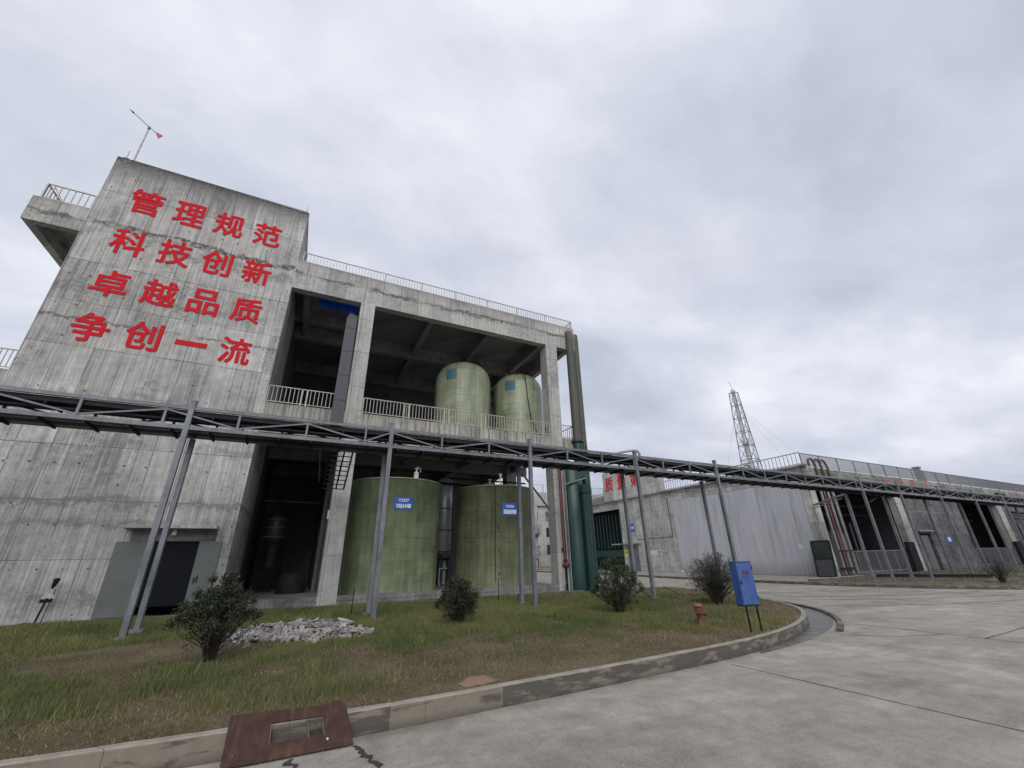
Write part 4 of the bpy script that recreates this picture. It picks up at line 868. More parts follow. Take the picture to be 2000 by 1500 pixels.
for i in range(14): y = 42.5+i*.68; g.tube([(XB+.9, y, 2.4), (XB+.9, y, 6.6)], .09, 8); g.tube([(XB+.9, y, -.1), (XB+.9, y, 1.3)], .09, 8)
g.box(XB+.7, XB+1.2, 42, 52, 1.4, 2.2); g.build('pipe_bank', M_dkgreen, B2, 'bank of dark vertical pipes in the side bay')
g = MB(); g.lathe((XB-.25, 33.1), [(.0, -.14), (.13, -.14), (.12, .02), (.0, .05)], 10); o = g.build('drain_elbow', M_white); tag(o, 'small white pipe elbow on the pavement at the end of the ribbed wall', 'pipe')
# leaning window frames and wheeled bits at the corner
t = thing('discarded_window', 'old glazed window frame leaning at the right end of the ribbed wall', 'window frame', (35.2, 19.1, -.14))
g = MB(); a = Vector((35.05, 19.9, 2.3)); b = Vector((35.3, 18.75, 2.3)); c = Vector((34.9, 18.7, -.1)); d = Vector((34.7, 19.85, -.1))
for p, q in ((a, b), (b, c), (c, d), (d, a), ((a+d)/2, (b+c)/2)): g.bar(p, q, .09)
g.build('frame', M_steeld, t)
g = MB(); g.poly([a, b, (b+c)/2, (a+d)/2]); g.build('pane', M_glass, t); g = MB(); g.poly([(a+d)/2, (b+c)/2, c, d]); g.build('panel', M_duct, t)
t = thing('trench_shade_strip', 'long low black strip painted as a shaded kerb trench lying between the posts in the right planter', 'trench_shade_bar', (38.2, 14.6, -.14))  # dark bar standing in for a kerb trench lying in shade
g = MB(); g.bar((36.6, 17.0, -.05), (39.7, 12.3, -.05), .5, .17); g.build('trench_shade_bar', M_dark, t); MB().bar((36.3, 16.95, .06), (39.4, 12.25, .06), .03).build('edge', M_steeld, t)

# ============================================================ DISTANT BUILDINGS
B3 = thing('distant_building', 'pale concrete block with roof railing far behind the green pipes', 'building', (40, 74, -.2))
g = MB(); g.box(28, 78, 74, 88, -.2, 12.2); g.build('wall', M_far, B3)
g = MB(); g.box(27.6, 78, 73.4, 74, 11.0, 13.6); g.build('parapet', M_far, B3)
g = MB()
for i in range(10):
    for z in (2, 5.2, 8.2): g.box(30+i*4.6, 32.8+i*4.6, 73.9, 73.99, z, z+1.7)
g.build('window', M_glass, B3)
g = MB(); railing(g, (27.8, 73.6), (77, 73.6), 13.6, 1.6, 16, .5, .08, .045); g.build('railing', M_raild, B3)
B4 = thing('distant_workshop', 'white two storey workshop with a gantry glimpsed between the olive tank and the end column', 'building', (30, 55, -.2))
g = MB(); g.box(24.5, 34, 60, 66, 3.4, 9.4); g.box(24.5, 25.1, 60, 66, -.2, 3.4); g.box(33.4, 34, 60, 66, -.2, 3.4); g.box(24.5, 34, 65.6, 66, -.2, 3.4); g.build('wall', M_far, B4)
g = MB(); g.box(27.5, 31.5, 59.9, 59.99, 5.6, 8.2); g.box(25.5, 26.6, 59.9, 59.99, 5.6, 8.2); g.build('window', M_dark, B4)
g = MB(); railing(g, (24.6, 59.3), (34, 59.3), 5.0, 1.1, 5, .4, .07, .04); g.box(24.5, 34, 59.2, 60, 4.8, 5.0)
for x in (26, 27.5, 29, 30.3, 32): g.tube([(x, 59.4, -.2), (x, 59.4, 4.8)], .08, 6)
for z in (1.9, 3.0): g.bar((24.5, 59.3, z), (34, 59.3, z), .14)
g.build('gantry', M_steel, B4)
text('sign_character', '第一', M_redfade, B4, 1, (27.5, 59.98, 8.9), (1, 0, 0), (0, 0, 1), .02, .01, h=.7)
t = thing('drum_rack', 'red rack of white drums standing at the foot of the far white workshop', 'rack', (29, 56.5, -.27))
g = MB(); 
for z in (.3, 1.25): g.bar((26.8, 56, z), (31.6, 56, z), .12); g.bar((26.8, 57, z), (31.6, 57, z), .12)
for x in (26.8, 28.4, 30, 31.6): g.bar((x, 56, -.27), (x, 56, 1.3), .1)
g.build('frame', M_redpipe, t)
for i in range(5): g = MB(); g.lathe((27.3+i*.95, 56.5), [(.0, .36), (.3, .36), (.32, .5), (.3, 1.1), (.0, 1.15)], 12); g.build('drum', M_white, t)

# ============================================================ LATTICE CHIMNEY
CX, CY = 91.2, 60.0
t = thing('lattice_chimney', 'tall slender white flue inside a guyed steel lattice tower behind the workshop roof', 'chimney', (CX, CY, 0))
g = MB(); g.tube([(CX, CY, 6), (CX, CY, 26.4)], .5, 16); g.tube([(CX, CY, 26.4), (CX, CY, 38.4)], .43, 16); g.tube([(CX, CY, 37.2), (CX, CY, 38.9)], .5, 16); g.build('flue', M_white, t)
g = MB(); g.lathe((CX, CY), [(.5, 24.6), (.75, 24.9), (.75, 26.0), (.45, 26.3)], 16); g.tube([(CX-1.9, CY+1.2, 17.5), (CX-1.9, CY+1.2, 19.3), (CX-1.6, CY+1.0, 20.2), (CX-.9, CY+.6, 20.4), (CX, CY, 19.8)], .42, 12); g.lathe((CX, CY), [(.6, 22.2), (.6, 24.2)], 14); g.build('duct_elbow', M_silver, t)
g = MB(); lev = [8+ i*3.35 for i in range(10)]
def hw(z): return 1.9-(z-8)*(1.2/30)
for i, z in enumerate(lev):
    c = [(CX+sx*hw(z), CY+sy*hw(z), z) for sx, sy in ((-1, -1), (1, -1), (1, 1), (-1, 1))]
    for k in range(4): g.bar(c[k], c[(k+1) % 4], .1)
    if i:
        for k in range(4): g.bar(pc[k], c[k], .13); g.bar(pc[k], c[(k+1) % 4], .07)
    pc = c
g.bar((CX+1.3, CY-1, 8), (CX+.6, CY-.5, 37), .07); g.bar((CX+1.7, CY-1.2, 8), (CX+.9, CY-.6, 37), .07)
g.tube([(CX, CY, 38.9), (CX-.6, CY, 41)], .05, 5)
g.build('lattice_tower', M_steel, t)
g = MB()
for dx, dy in ((-17, -4), (-12, -6), (15, -5), (34, -3)): g.tube([(CX, CY, 35), (CX+dx, CY+dy, 12)], .013, 4)
g.build('guy_wire', M_steeld, t)

# ============================================================ SHRUBS
def shrub(name, label, x, y, w, h, seed, nleaf, nstem, leafcol, low=.15, lsize=.05, bare=.0, group='round shrubs on the lawn', z0=None):
    rnd = random.Random(seed); z0 = lawn_z(x, y) if z0 is None else z0
    t = thing(name, label, 'shrub', (x, y, z0), group); g = MB(); tips = []
    for i in range(nstem):
        a = rnd.uniform(0, 6.283); tilt = rnd.random()**.6; r = w/2*tilt*rnd.uniform(.75, 1.0)*(1+.28*noise.noise(Vector((math.cos(a)*1.6+seed, math.sin(a)*1.6, tilt*2))));  zt = h*(low+(1-low)*math.sqrt(max(0, 1-(tilt*.93)**2)))*rnd.uniform(.78, 1.0)*(1+.2*noise.noise(Vector((math.cos(a)*2+seed, math.sin(a)*2, 5+tilt*2))))
        b0 = Vector((x+rnd.uniform(-.07, .07), y+rnd.uniform(-.07, .07), z0-.03)); e = Vector((x+r*math.cos(a), y+r*math.sin(a), z0+zt))
        m1 = b0.lerp(e, .35)+Vector((-(e.x-x)*.10, -(e.y-y)*.10, h*.03))+Vector((rnd.uniform(-.05, .05), rnd.uniform(-.05, .05), 0))
        m2 = b0.lerp(e, .7)+Vector((rnd.uniform(-.04, .04), rnd.uniform(-.04, .04), rnd.uniform(-.02, .05)))
        g.tube([b0, m1, m2, e], [.014, .010, .006, .003], 4, False); tips.append(e)
        for _ in range(5):
            k = rnd.uniform(.3, .95); p = (m1.lerp(m2, (k-.3)/.4) if k < .7 else m2.lerp(e, (k-.7)/.3))
            q = p+Vector((rnd.uniform(-1, 1), rnd.uniform(-1, 1), rnd.uniform(-.15, 1))).normalized()*rnd.uniform(.12, .30)*w/1.3
            dd = Vector(((q.x-x)/(w/2), (q.y-y)/(w/2), (q.z-z0-h*.55)/(h*.47))); 
            if dd.length > 1: q = Vector((x+dd.x/dd.length*w/2, y+dd.y/dd.length*w/2, z0+h*.55+dd.z/dd.length*h*.47))
            g.tube([p, p.lerp(q, .5)+Vector((0, 0, .02)), q], [.005, .004, .002], 3, False); tips.append(q)
    g.build('stems', M_bark, t)
    V = []; F = []; C = []; ntip = len(tips)
    wts = [max(.02, (Vector(((p.x-x)/(w/2), (p.y-y)/(w/2), (p.z-z0-h*.5)/(h*.5))).length)**3)*(1 if (p.z-z0) > h*bare else .12) for p in tips]
    for p in rnd.choices(tips, wts, k=nleaf):
        p = p+Vector((rnd.gauss(0, .035), rnd.gauss(0, .035), rnd.gauss(0, .035)))
        d = Vector((rnd.gauss(0, 1), rnd.gauss(0, 1), rnd.gauss(.5, .8))).normalized(); s = d.cross(Vector((rnd.gauss(0, 1), rnd.gauss(0, 1), rnd.gauss(0, 1)))).normalized()
        L = lsize*rnd.uniform(.6, 1.2); wd = L*.42; n = len(V); nn = d.cross(s)*L*.1
        V += [p, p+d*L*.5+s*wd*.5+nn, p+d*L, p+d*L*.5-s*wd*.5+nn]; F.append((n, n+1, n+2, n+3))
        k = rnd.uniform(.55, 1.5); c = leafcol if rnd.random() > .10 else ((.10, .06, .03) if rnd.random() < .6 else (.13, .14, .05))
        C += [(c[0]*k, c[1]*k*rnd.uniform(.9, 1.1), c[2]*k, 1)]*4
    o = MB(); o.v = [tuple(v) for v in V]; o.f = [list(f) for f in F]; o.sm = [False]*len(F); ob = o.build('foliage', M_leaf, t)
    at = ob.data.color_attributes.new('tint', 'FLOAT_COLOR', 'POINT'); at.data.foreach_set('color', np.array(C, 'f').ravel()); return t
LG = (.032, .044, .022)
shrub('shrub', 'largest dark shrub in front of the rubble heap at the left', -1.12, 10.2, 1.42, 1.36, 3, 9500, 80, LG, .12, .058, .48)
shrub('shrub', 'dense dark round shrub in front of the two ground tanks', 4.05, 11.5, 1.26, 1.13, 5, 9500, 75, (.032, .042, .022), .03, .055)
shrub('shrub', 'round shrub at the foot of the green discharge pipes', 8.95, 11.05, 1.5, 1.5, 8, 9000, 70, (.045, .062, .028), .10, .058, .12)
shrub('shrub', 'sparse twiggy shrub behind the blue cabinet', 13.3, 11.1, 2.0, 1.58, 12, 4200, 150, (.040, .040, .028), .06, .048)
shrub('shrub', 'small bare twiggy shrub in the dry planter at the far right', 34.4, 10.3, 1.5, 1.3, 15, 700, 50, (.06, .06, .04), .2, .05, 0, 'planter shrubs', RZ+.14)

# ============================================================ HYDRANT
hx, hy = 9.33, 8.45; hz = lawn_z(hx, hy)
t = thing('fire_hydrant', 'faded red fire hydrant with an orange cap in the grass beside the blue cabinet', 'hydrant', (hx, hy, hz))
g = MB(); g.lathe((hx, hy), [(.0, hz-.02), (.085, hz-.02), (.085, hz+.02), (.062, hz+.04), (.058, hz+.22), (.085, hz+.25), (.09, hz+.30), (.085, hz+.38), (.075, hz+.42), (.0, hz+.42)], 20); g.build('barrel', M_hyd, t)
g = MB(); g.lathe((hx, hy), [(.06, hz+.40), (.12, hz+.41), (.125, hz+.43), (.10, hz+.465), (.05, hz+.49), (.0, hz+.495)], 20)
for a in np.linspace(0, 6.283, 9)[:-1]: g.box(hx+.105*math.cos(a)-.012, hx+.105*math.cos(a)+.012, hy+.105*math.sin(a)-.012, hy+.105*math.sin(a)+.012, hz+.425, hz+.455)
g.build('bonnet', M_hydcap, t)
g = MB(); g.tube([(hx, hy, hz+.49), (hx, hy, hz+.53)], .022, 5, smooth=False); g.build('operating_nut', M_black, t)
for s, zz_, r in ((-1, .33, .05), (1, .27, .058)):
    v = Vector((s*.9, -.45*1, 0)).normalized(); a = Vector((hx, hy, hz+zz_)); g = MB(); g.tube([a+v*.05, a+v*.135], r, 14); g.tube([a+v*.135, a+v*.165], r*1.2, 8, smooth=False); g.tube([a+v*.165, a+v*.185], .018, 5); g.build('outlet', M_hyd, t)

# ============================================================ BLUE CABINET
bx, by = 9.6, 7.2; bz = lawn_z(bx, by)
t = thing('hose_cabinet', 'blue metal hose cabinet on two thin black legs at the lawn tip', 'cabinet', (bx, by, bz))
ang = R(-14); X = Vector((math.cos(ang), math.sin(ang), 0)); Y = Vector((-math.sin(ang), math.cos(ang), 0)); O = Vector((bx-.26, by-.06, 0))
def obox(g, x0, x1, y0, y1, z0, z1):
    g._add([tuple(O+X*x+Y*y+Vector((0, 0, z))) for z in (z0, z1) for y in (y0, y1) for x in (x0, x1)], [(0, 2, 3, 1), (4, 5, 7, 6), (0, 1, 5, 4), (2, 6, 7, 3), (0, 4, 6, 2), (1, 3, 7, 5)])
zc0, zc1 = .50, 1.40
g = MB(); obox(g, 0, .42, .0, .22, zc0, zc1); g.build('box', M_bluebox, t)
g = MB(); obox(g, .01, .41, -.018, -.001, zc0+.012, zc1-.012); dr = g.build('door', M_bluebox, t)
c = O+X*.22+Y*-.019
text('door_text', '消火栓', M_maroon, dr, 1, (c.x, c.y, 1.17), tuple(X), (0, 0, 1), .015, .002, w=.20, h=.095)
g = MB(); obox(g, .12, .32, -.0205, -.0185, 1.085, 1.095); obox(g, .13, .31, -.0205, -.0185, 1.06, 1.068); g.build('underline', M_maroon, dr)
text('door_text', '119', M_maroon, dr, 1, (c.x+.03, c.y, .80), tuple(X), (0, 0, 1), .0, .002, h=.05)
g = MB(); obox(g, .03, .05, -.035, -.019, .93, 1.0); g.build('handle', M_black, dr)
for z in (.62, 1.24): g = MB(); obox(g, .405, .425, -.024, -.0, z, z+.07); g.build('hinge', M_steeld, dr)
g = MB(); obox(g, -.012, .432, -.03, .232, zc1+.002, zc1+.014); g.build('top_cap', M_bluebox, t)
g = MB(); obox(g, -.006, .426, -.022, .226, zc0-.03, zc0-.002); g.build('base_frame', M_steeld, t)
for x in (.10, .38):
    g = MB(); a = O+X*x+Y*.06; g.bar((a.x, a.y, bz-.03), (a.x, a.y, zc0-.03), .028); g.build('leg', M_black, t)

# ============================================================ RUBBLE
def rock(g, c, s, rnd, flat=1.0):
    bm = bmesh.new(); rot = Matrix.Rotation(rnd.uniform(0, 6.28), 3, Vector((rnd.gauss(0, .25), rnd.gauss(0, .25), 1)).normalized())
    dx, dy, dz = rnd.uniform(.7, 1.5), rnd.uniform(.6, 1.1), rnd.uniform(.3, .8)*flat
    for i in range(11):
        q = Vector((rnd.choice((-1, 1))*rnd.uniform(.45, 1)*dx, rnd.choice((-1, 1))*rnd.uniform(.45, 1)*dy, rnd.choice((-1, 1))*rnd.uniform(.5, 1)*dz)); bm.verts.new(rot @ q*s+Vector(c))
    r_ = bmesh.ops.convex_hull(bm, input=bm.verts[:]); bmesh.ops.delete(bm, geom=[v for v in bm.verts if not v.link_faces], context='VERTS'); bm.verts.index_update()
    g._add([tuple(v.co) for v in bm.verts], [[v.index for v in f.verts] for f in bm.faces]); bm.free()
rnd = random.Random(4); g = MB()
def heap_h(x, y):
    u = (x-.3)/1.5; v = (y-12.5+.3*x)/1.1; return max(0, .27*(1-u*u-v*v)+.09*noise.noise(Vector((x*2.5, y*2.5, 0))))
i = 0
while i < 1300:
    x = rnd.uniform(-1.5, 2.0); y = rnd.uniform(10.9, 14.2); h = heap_h(x, y)
    if h <= 0 and rnd.random() > .03: continue
    rock(g, (x, y, lawn_z(x, y)+h*rnd.uniform(.6, 1.0)+.01), rnd.choice((.02, .025, .03, .04, .045, .06, .10)), rnd); i += 1
o = struct(g.build('rubble_heap', M_stone), 'stuff'); tag(o, 'heap of broken white concrete rubble on the lawn behind the largest shrub', 'rubble')
for i, (x, y, s, lab) in enumerate(((1.45, 13.0, .15, 'large broken concrete slab at the right end of the rubble heap'), (1.0, 12.2, .14, 'flat concrete chunk lying at the front of the rubble heap'), (.45, 12.7, .13, 'tilted concrete chunk on top of the rubble heap'))):
    g = MB(); rock(g, (x, y, lawn_z(x, y)+.16-.03*i if i < 2 else lawn_z(x, y)+.30), s, random.Random(20+i), .6); tag(g.build('concrete_chunk', M_stone), lab, 'concrete chunk')
# orange clay spill by the kerb
g = MB(); n = 22; vs = [(2.62, 6.60, .03)]; rr = random.Random(2)
for k, (r, z) in enumerate(((.09, .015), (.18, -.004), (.28, -.04))):
    for i in range(n): a = i/n*6.283; q = r*rr.uniform(.8, 1.15); vs.append((2.62+q*1.1*math.cos(a), 6.60+q*.7*math.sin(a), z+rr.uniform(-.012, .012)))
fs = [(0, 1+i, 1+(i+1) % n) for i in range(n)]+[(1+k*n+i, 1+(k+1)*n+i, 1+(k+1)*n+(i+1) % n, 1+k*n+(i+1) % n) for k in range(2) for i in range(n)]
g._add(vs, fs, True); struct(g.build('clay_patch', M_soilor))

# ============================================================ STEEL RAMP PLATE
t = thing('steel_ramp_plate', 'rusty brown steel ramp plate with a rectangular hole leaning on the kerb', 'ramp plate', (.27, 6.05, RZ))
def onp(y): return RZ+.018+(y-5.86)*.985
def P2(x, y, dz=0): return Vector((x, y, onp(y)+dz))
Bq = P2(.81, 6.135); top = [P2(-.36, 6.21), P2(.04, 6.20), P2(.56, 6.185), Bq]
H = [P2(.04, 6.112), P2(.555, 6.10), P2(.59, 5.965), P2(.05, 5.97)]
L2, L3, R2, R3 = P2(-.356, 6.11), P2(-.35, 5.97), P2(.825, 6.08), P2(.855, 5.965)
D, b1, b2, Cq = P2(-.345, 5.865), P2(.05, 5.86), P2(.60, 5.86), P2(.89, 5.86); tp = P2(.73, 6.195, .012)
vs = [top[0], top[1], top[2], top[3], L2, H[0], H[1], R2, L3, H[3], H[2], R3, D, b1, b2, Cq]
fs = [(0, 4, 5, 1), (1, 5, 6, 2), (2, 6, 7, 3), (4, 8, 9, 5), (6, 10, 11, 7), (8, 12, 13, 9), (9, 13, 14, 10), (10, 14, 15, 11)]
dn = Vector((0, .007, -.007)); n = len(vs); allv = vs+[v+dn for v in vs]
ff = fs+[tuple(i+n for i in f[::-1]) for f in fs]
for a_, b_ in ((0, 1), (1, 2), (2, 3), (3, 7), (7, 11), (11, 15), (15, 14), (14, 13), (13, 12), (12, 8), (8, 4), (4, 0), (5, 6), (6, 10), (10, 9), (9, 5)): ff.append((a_, b_, b_+n, a_+n))
g = MB(); g._add(allv, ff); pt_ = g.build('plate', M_rust, t); g = MB()
g._add([top[2]+Vector((0, 0, .0015)), Bq+Vector((0, 0, .001)), P2(.78, 6.17, .004), tp], [(0, 1, 2, 3)])
g.build('bent_corner', M_rust, pt_)
M_lip = simple('weathered_steel_lip', (.13, .10, .08), .7, .2, .3, 12); zv = Vector((0, 0, -.022))
m1 = H[0].lerp(H[1], .70); m2 = H[3].lerp(H[2], .70)
for p_, q_, h_ in ((H[0]+Vector((.005, 0, 0)), H[3]+Vector((.005, 0, 0)), .04), (H[1]+Vector((-.005, 0, 0)), H[2]+Vector((-.005, 0, 0)), .04), (m1, m2, .04), (m1.lerp(m2, .45), H[1].lerp(H[2], .45), .02)):
    MB().bar(p_+zv, q_+zv, .01, h_).build('hole_lip', M_lip, t)
g = MB(); g.tube([P2(.62, 5.93, -.002), P2(.62, 5.925, .008)], .011, 10); g.build('bolt', M_white, t); g = MB(); g.tube([P2(-.26, 5.93, -.002), P2(-.26, 5.925, .006)], .009, 8); g.build('bolt', M_lip, t)

# ============================================================ WARNING POST, STAKES
t = thing('eyewash_post', 'short grey post with a triangular warning plate standing against the tower wall', 'warning post', (-6.62, 18.75, 0))
x, y = -6.55, 18.72
g = MB(); g.tube([(x-.12, y, 0), (x, y, 1.05)], .03, 8); g.tube([(x+.0, y+.05, 0), (x+.07, y+.03, .95)], .012, 6); g.build('post', M_steeld, t)
g = MB(); g.tube([(x, y, 1.02), (x+.03, y, 1.2)], [.045, .07], 10); g.lathe((x+.03, y), [(.07, 1.17), (.085, 1.24), (.0, 1.28)], 10); g.build('head', M_black, t)
g = MB(); g._add([(x-.15, y-.04, .72), (x+.13, y-.04, .72), (x-.0, y-.04, .99), (x-.15, y-.05, .72), (x+.13, y-.05, .72), (x-.0, y-.05, .99)], [(0, 1, 2)[::-1], (3, 4, 5), (0, 1, 4, 3), (1, 2, 5, 4), (2, 0, 3, 5)]); pl = g.build('warning_plate', M_white, t)
g = MB(); g.bar((x-.09, y-.053, .755), (x+.08, y-.053, .755), .018, .004); g.bar((x-.09, y-.053, .755), (x-.005, y-.053, .92), .018, .004); g.bar((x+.08, y-.053, .755), (x-.005, y-.053, .92), .018, .004); g.build('triangle', M_black, pl)
g = MB(); g.box(x-.17, x+.12, y-.05, y-.04, .60, .69); g.build('name_plate', M_black, t)
g = MB(); g.tube([(x-.12, y, .04), (x-.3, y-.05, .08), (x-.42, y, .05), (x-.5, y+.05, .02)], .015, 6); g.build('cable', M_black, t)
for lab, a, b, r in (('thin black stake standing in front of the left edge of the bright green tank', (1.8, 15.0, 0), (1.8, 15.0, .84), .014), ('thin black stake in front of the olive tank', (7.3, 16.2, 0), (7.3, 16.2, .86), .014), ('short black peg in the grass right of the taller stake by the olive tank', (7.9, 15.7, 0), (7.92, 15.7, .3), .014)):
    o = MB().tube([Vector(a)-Vector((0, 0, .1)), b], r, 6).build('stake', M_black); tag(o, lab, 'stake')
for lab, a, b in (('leaning dark green guy stake in front of the end column', (9.4, 14.9, -.02), (10.1, 15.6, .75)), ('leaning thin stake right of the shrub by the green pipes', (12.1, 12.9, -.02), (11.6, 13.2, .62)), ('low leaning stake in the grass left of the twiggy shrub', (14.6, 13.8, -.02), (14.1, 14.4, .35))):
    o = MB().tube([a, b], .014, 6).build('guy_stake', M_dkgreen if 'green guy' in lab else M_black); tag(o, lab, 'stake')

# ============================================================ GRIT
g = MB(); rg = random.Random(31)
for i in range(420):
    if rg.random() < .6: k = rg.randrange(len(KPs)-60); q = KPs[k]; x, y = q.x+rg.gauss(0, .15), q.y-abs(rg.gauss(0, .16))-.02
    else: x, y = rg.uniform(0, 16), rg.uniform(1.5, 6.2)
    if x < -2.5 or x > 16: continue
    rock(g, (x, y, RZ+.003), rg.uniform(.004, .012), rg)
o = struct(g.build('grit', M_stone), 'stuff'); tag(o, 'loose grit and crumbs scattered on the concrete road by the kerb', 'grit')

# ============================================================ GRASS
def pts_in(n, rng):
    Pk = np.array([(p.x, p.y) for p in inner]); px, py = Pk[:, 0], Pk[:, 1]
    X = rng.uniform(-11, 18.3, n); Y = rng.uniform(6.1, 18.6, n)
    poly = np.vstack([Pk, [[12.95, 18.6], [-40, 18.6]]]); ins = np.zeros(n, bool); j = len(poly)-1
    for i in range(len(poly)):
        xi, yi = poly[i]; xj, yj = poly[j]; c = ((yi > Y) != (yj > Y)) & (X < (xj-xi)*(Y-yi)/(yj-yi+1e-12)+xi); ins ^= c; j = i
    dist = np.min(np.hypot(X[:, None]-px[None, ::2], Y[:, None]-py[None, ::2]), axis=1) if n < 1 else None
    return X[ins], Y[ins]
def vnoise(X, Y, s, seed):
    r = np.random.default_rng(seed); G = r.random((64, 64)); x = X*s % 64; y = Y*s % 64; xi = x.astype(int); yi = y.astype(int); fx = x-xi; fy = y-yi
    fx = fx*fx*(3-2*fx); fy = fy*fy*(3-2*fy); x1 = (xi+1) % 64; y1 = (yi+1) % 64
    return (G[xi, yi]*(1-fx)+G[x1, yi]*fx)*(1-fy)+(G[xi, y1]*(1-fx)+G[x1, y1]*fx)*fy
rng = np.random.default_rng(5)
KX = np.array([p.x for p in KPs]); KY = np.array([p.y for p in KPs])
def kerb_dist(X, Y):
    out = np.full(len(X), 99.0)
    for a in range(0, len(X), 40000):
        s = slice(a, a+40000); out[s] = np.min(np.hypot(X[s, None]-KX[None], Y[s, None]-KY[None]), axis=1)
    return out
X, Y = pts_in(1500000, rng)
dcam = np.hypot(X, Y)
keep = rng.random(len(X)) < np.clip((8.5/dcam)**1.6, .16, 1); X, Y, dcam = X[keep], Y[keep], dcam[keep]
kd = kerb_dist(X, Y)
n1 = vnoise(X+20, Y+20, .45, 1); n2 = vnoise(X+20, Y+20, 1.4, 2); n3 = vnoise(X+20, Y+20, 5, 3)
# lush away from the front kerb, dry near it and in patches
green = 1/(1+np.exp(-((kd-2.7)*1.2+(n1-.5)*6.5+(n2-.5)*4.5+(n3-.5)*2.5)))
leftdry = np.exp(-((X+2.2)/2.2)**2-((Y-11.6)/1.7)**2); green *= 1-.9*leftdry
midband = np.exp(-((Y-8.6-.15*X)/.75)**2)*np.clip((-X+1.5)/3, 0, 1); green = np.clip(green+midband*.2, 0, 1)
tip = np.exp(-((X-10.2)/1.7)**2-((Y-7.2)/1.0)**2); green *= 1-.6*tip
u = (X-.35)/1.7; v = (Y-12.6+.35*X)/1.3; rub = (u*u+v*v) < 1
bare = (leftdry > .45) & (rng.random(len(X)) < .8); lowk = (kd < .10) & (rng.random(len(X)) < .5)
kp = ~(rub | bare | lowk) & ((rng.random(len(X)) < (.42+.58*green))); 
kp &= ~((X > -.4) & (X < .9) & (Y < 6.42)); kp &= ~((np.hypot((X-2.55)/.42, (Y-6.62)/.3) < 1) & (rng.random(len(X)) < .6))
X, Y, green, n1, n2, n3, dcam, kd = [a[kp] for a in (X, Y, green, n1, n2, n3, dcam, kd)]
n = len(X); print('grass blades', n)
isg = rng.random(n) < green
Ln = np.where(isg, rng.uniform(.07, .19, n)*(.6+.8*n2), rng.uniform(.03, .10, n)*(.7+.6*n1))*(1-.25*np.clip(1-kd, 0, 1))
cl_ = vnoise(X+20, Y+20, 3.1, 11); Ln = Ln*.68*np.where(cl_ > .74, 1.4, 1.0)*np.where(cl_ < .25, .7, 1.0)
weed = ((np.hypot(X-9.8, Y-7.7) < .9) & (rng.random(n) < .35)) | ((vnoise(X+20, Y+20, 1.9, 21) > .86) & (rng.random(n) < .12)); Ln = np.where(weed, Ln*1.5+.03, Ln); Ln = np.where(np.hypot(X-9.25, Y-8.2) < .35, Ln*.55, Ln)
wd = np.clip(.0032+dcam*.00042, .004, .012)*rng.uniform(.7, 1.3, n)
az = rng.uniform(0, 2*np.pi, n); lean = np.where(isg, rng.uniform(.1, .75, n), rng.uniform(.5, 1.6, n)); lx, ly = np.cos(az), np.sin(az)
bz_ = -.045+.05*np.clip((Y-7)/8, 0, 1)+.0
zb = np.array([lawn_z(a, b) for a, b in zip(X[::1], Y[::1])]) if n < 900000 else bz_
zb = zb-.008
fa = rng.uniform(0, 2*np.pi, n); wx, wy = np.cos(fa)*wd/2, np.sin(fa)*wd/2
c1, s1 = np.cos(lean*.5), np.sin(lean*.5); c2, s2 = np.cos(lean), np.sin(lean)
mxx = X+lx*s1*Ln*.55; myy = Y+ly*s1*Ln*.55; mz = zb+c1*Ln*.55
tx = mxx+lx*s2*Ln*.5; ty = myy+ly*s2*Ln*.5; tz = np.maximum(mz+c2*Ln*.5, zb+.01)
V = np.empty((n, 5, 3), 'f'); V[:, 0] = np.stack([X-wx, Y-wy, zb], 1); V[:, 1] = np.stack([X+wx, Y+wy, zb], 1)
V[:, 2] = np.stack([mxx+wx*.8, myy+wy*.8, mz], 1); V[:, 3] = np.stack([mxx-wx*.8, myy-wy*.8, mz], 1); V[:, 4] = np.stack([tx, ty, tz], 1)
me = bpy.data.meshes.new('grass'); me.vertices.add(n*5); me.vertices.foreach_set('co', V.ravel())
base = (np.arange(n)*5)[:, None]; loops = np.concatenate([base+np.array([[0, 1, 2, 3]]), base+np.array([[3, 2, 4]])], 1).ravel()
me.loops.add(n*7); me.loops.foreach_set('vertex_index', loops.astype('i')); me.polygons.add(n*2)
st = (np.arange(n)*7)[:, None]+np.array([[0, 4]]); me.polygons.foreach_set('loop_start', st.ravel().astype('i'))
me.polygons.foreach_set('loop_total', np.tile([4, 3], n).astype('i')); me.update(calc_edges=True)
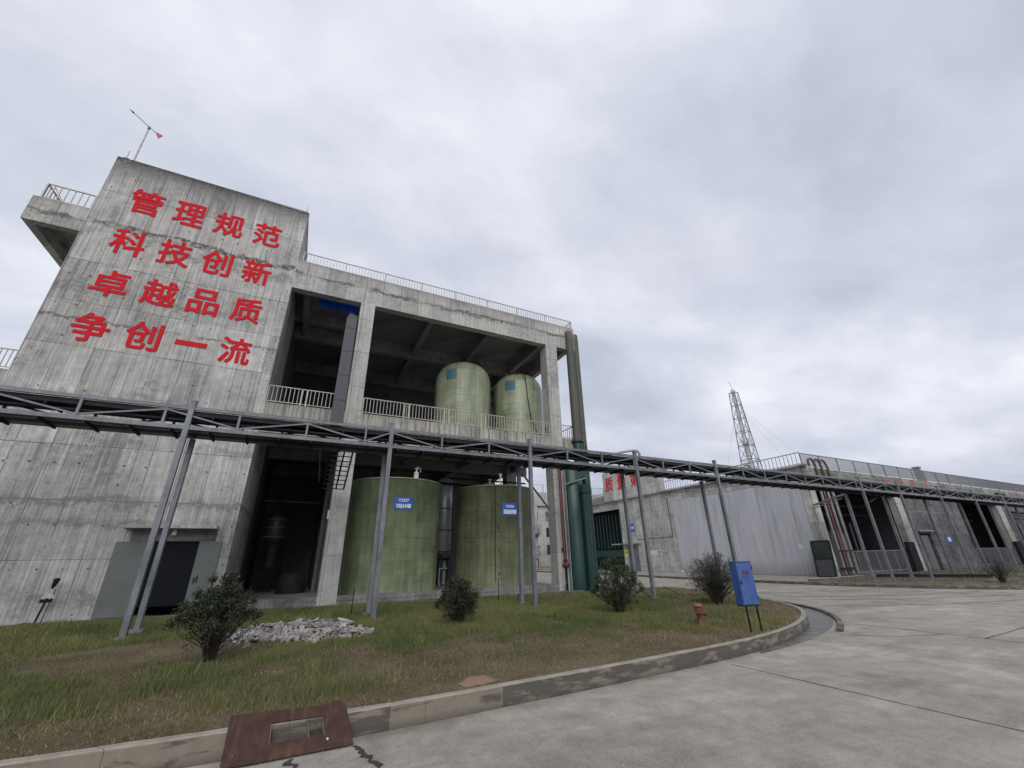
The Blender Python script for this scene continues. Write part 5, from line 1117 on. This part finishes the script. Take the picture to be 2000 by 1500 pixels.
gr = np.array([.088, .125, .042]); gy = np.array([.23, .225, .095]); br = np.array([.23, .18, .105]); bd = np.array([.13, .095, .06]); straw = np.array([.42, .36, .22])
mixg = np.clip(n1*.9+n3*.3+rng.random(n)*.6-.48, 0, 1)[:, None]; cg = gr*(1-mixg)+gy*mixg
mb_ = rng.random(n)[:, None]; cb = br*(1-mb_)+bd*mb_; cb = np.where(rng.random(n)[:, None] < .10, straw, cb)
colr = np.where(isg[:, None], cg, cb)*rng.uniform(.7, 1.3, n)[:, None]; colr = np.where(weed[:, None], gy*1.15, colr)
C4 = np.ones((n, 5, 4), 'f'); C4[:, :, :3] = colr[:, None, :]
at = me.color_attributes.new('tint', 'FLOAT_COLOR', 'POINT'); at.data.foreach_set('color', C4.ravel())
me.materials.append(M_grass); o = bpy.data.objects.new('grass', me); COL.objects.link(o); struct(o, 'stuff')
tag(o, 'patchy green and dried brown grass covering the kerbed lawn', 'grass')
# sparse dry tufts in the far planter
rp_ = random.Random(9); V = []; F = []; C = []
for i in range(9000):
    x = rp_.uniform(29, 60); y = rp_.uniform(7, 17.5)
    if y < 17.5-(x-28)*2.2 and x < 33: continue
    if noise.noise(Vector((x*.35, y*.6, 3))) < -.05: continue
    a = rp_.uniform(0, 6.28); L = rp_.uniform(.06, .2); k = len(V); p = Vector((x, y, RZ+.135)); d = Vector((math.cos(a), math.sin(a), 0))
    V += [p-d*.012, p+d*.012, p+Vector((d.y*L*.5, -d.x*L*.5, L))]; F.append([k, k+1, k+2]); q = rp_.uniform(.7, 1.3); c = (.07*q, .085*q, .03*q, 1) if rp_.random() < .5 else (.16*q, .12*q, .07*q, 1); C += [c]*3
g = MB(); g.v = [tuple(v) for v in V]; g.f = F; g.sm = [False]*len(F); o = g.build('dry_grass', M_grass); struct(o, 'stuff'); tag(o, 'sparse dry grass on the planter soil under the far posts', 'grass')
at = o.data.color_attributes.new('tint', 'FLOAT_COLOR', 'POINT'); at.data.foreach_set('color', np.array(C, 'f').ravel())
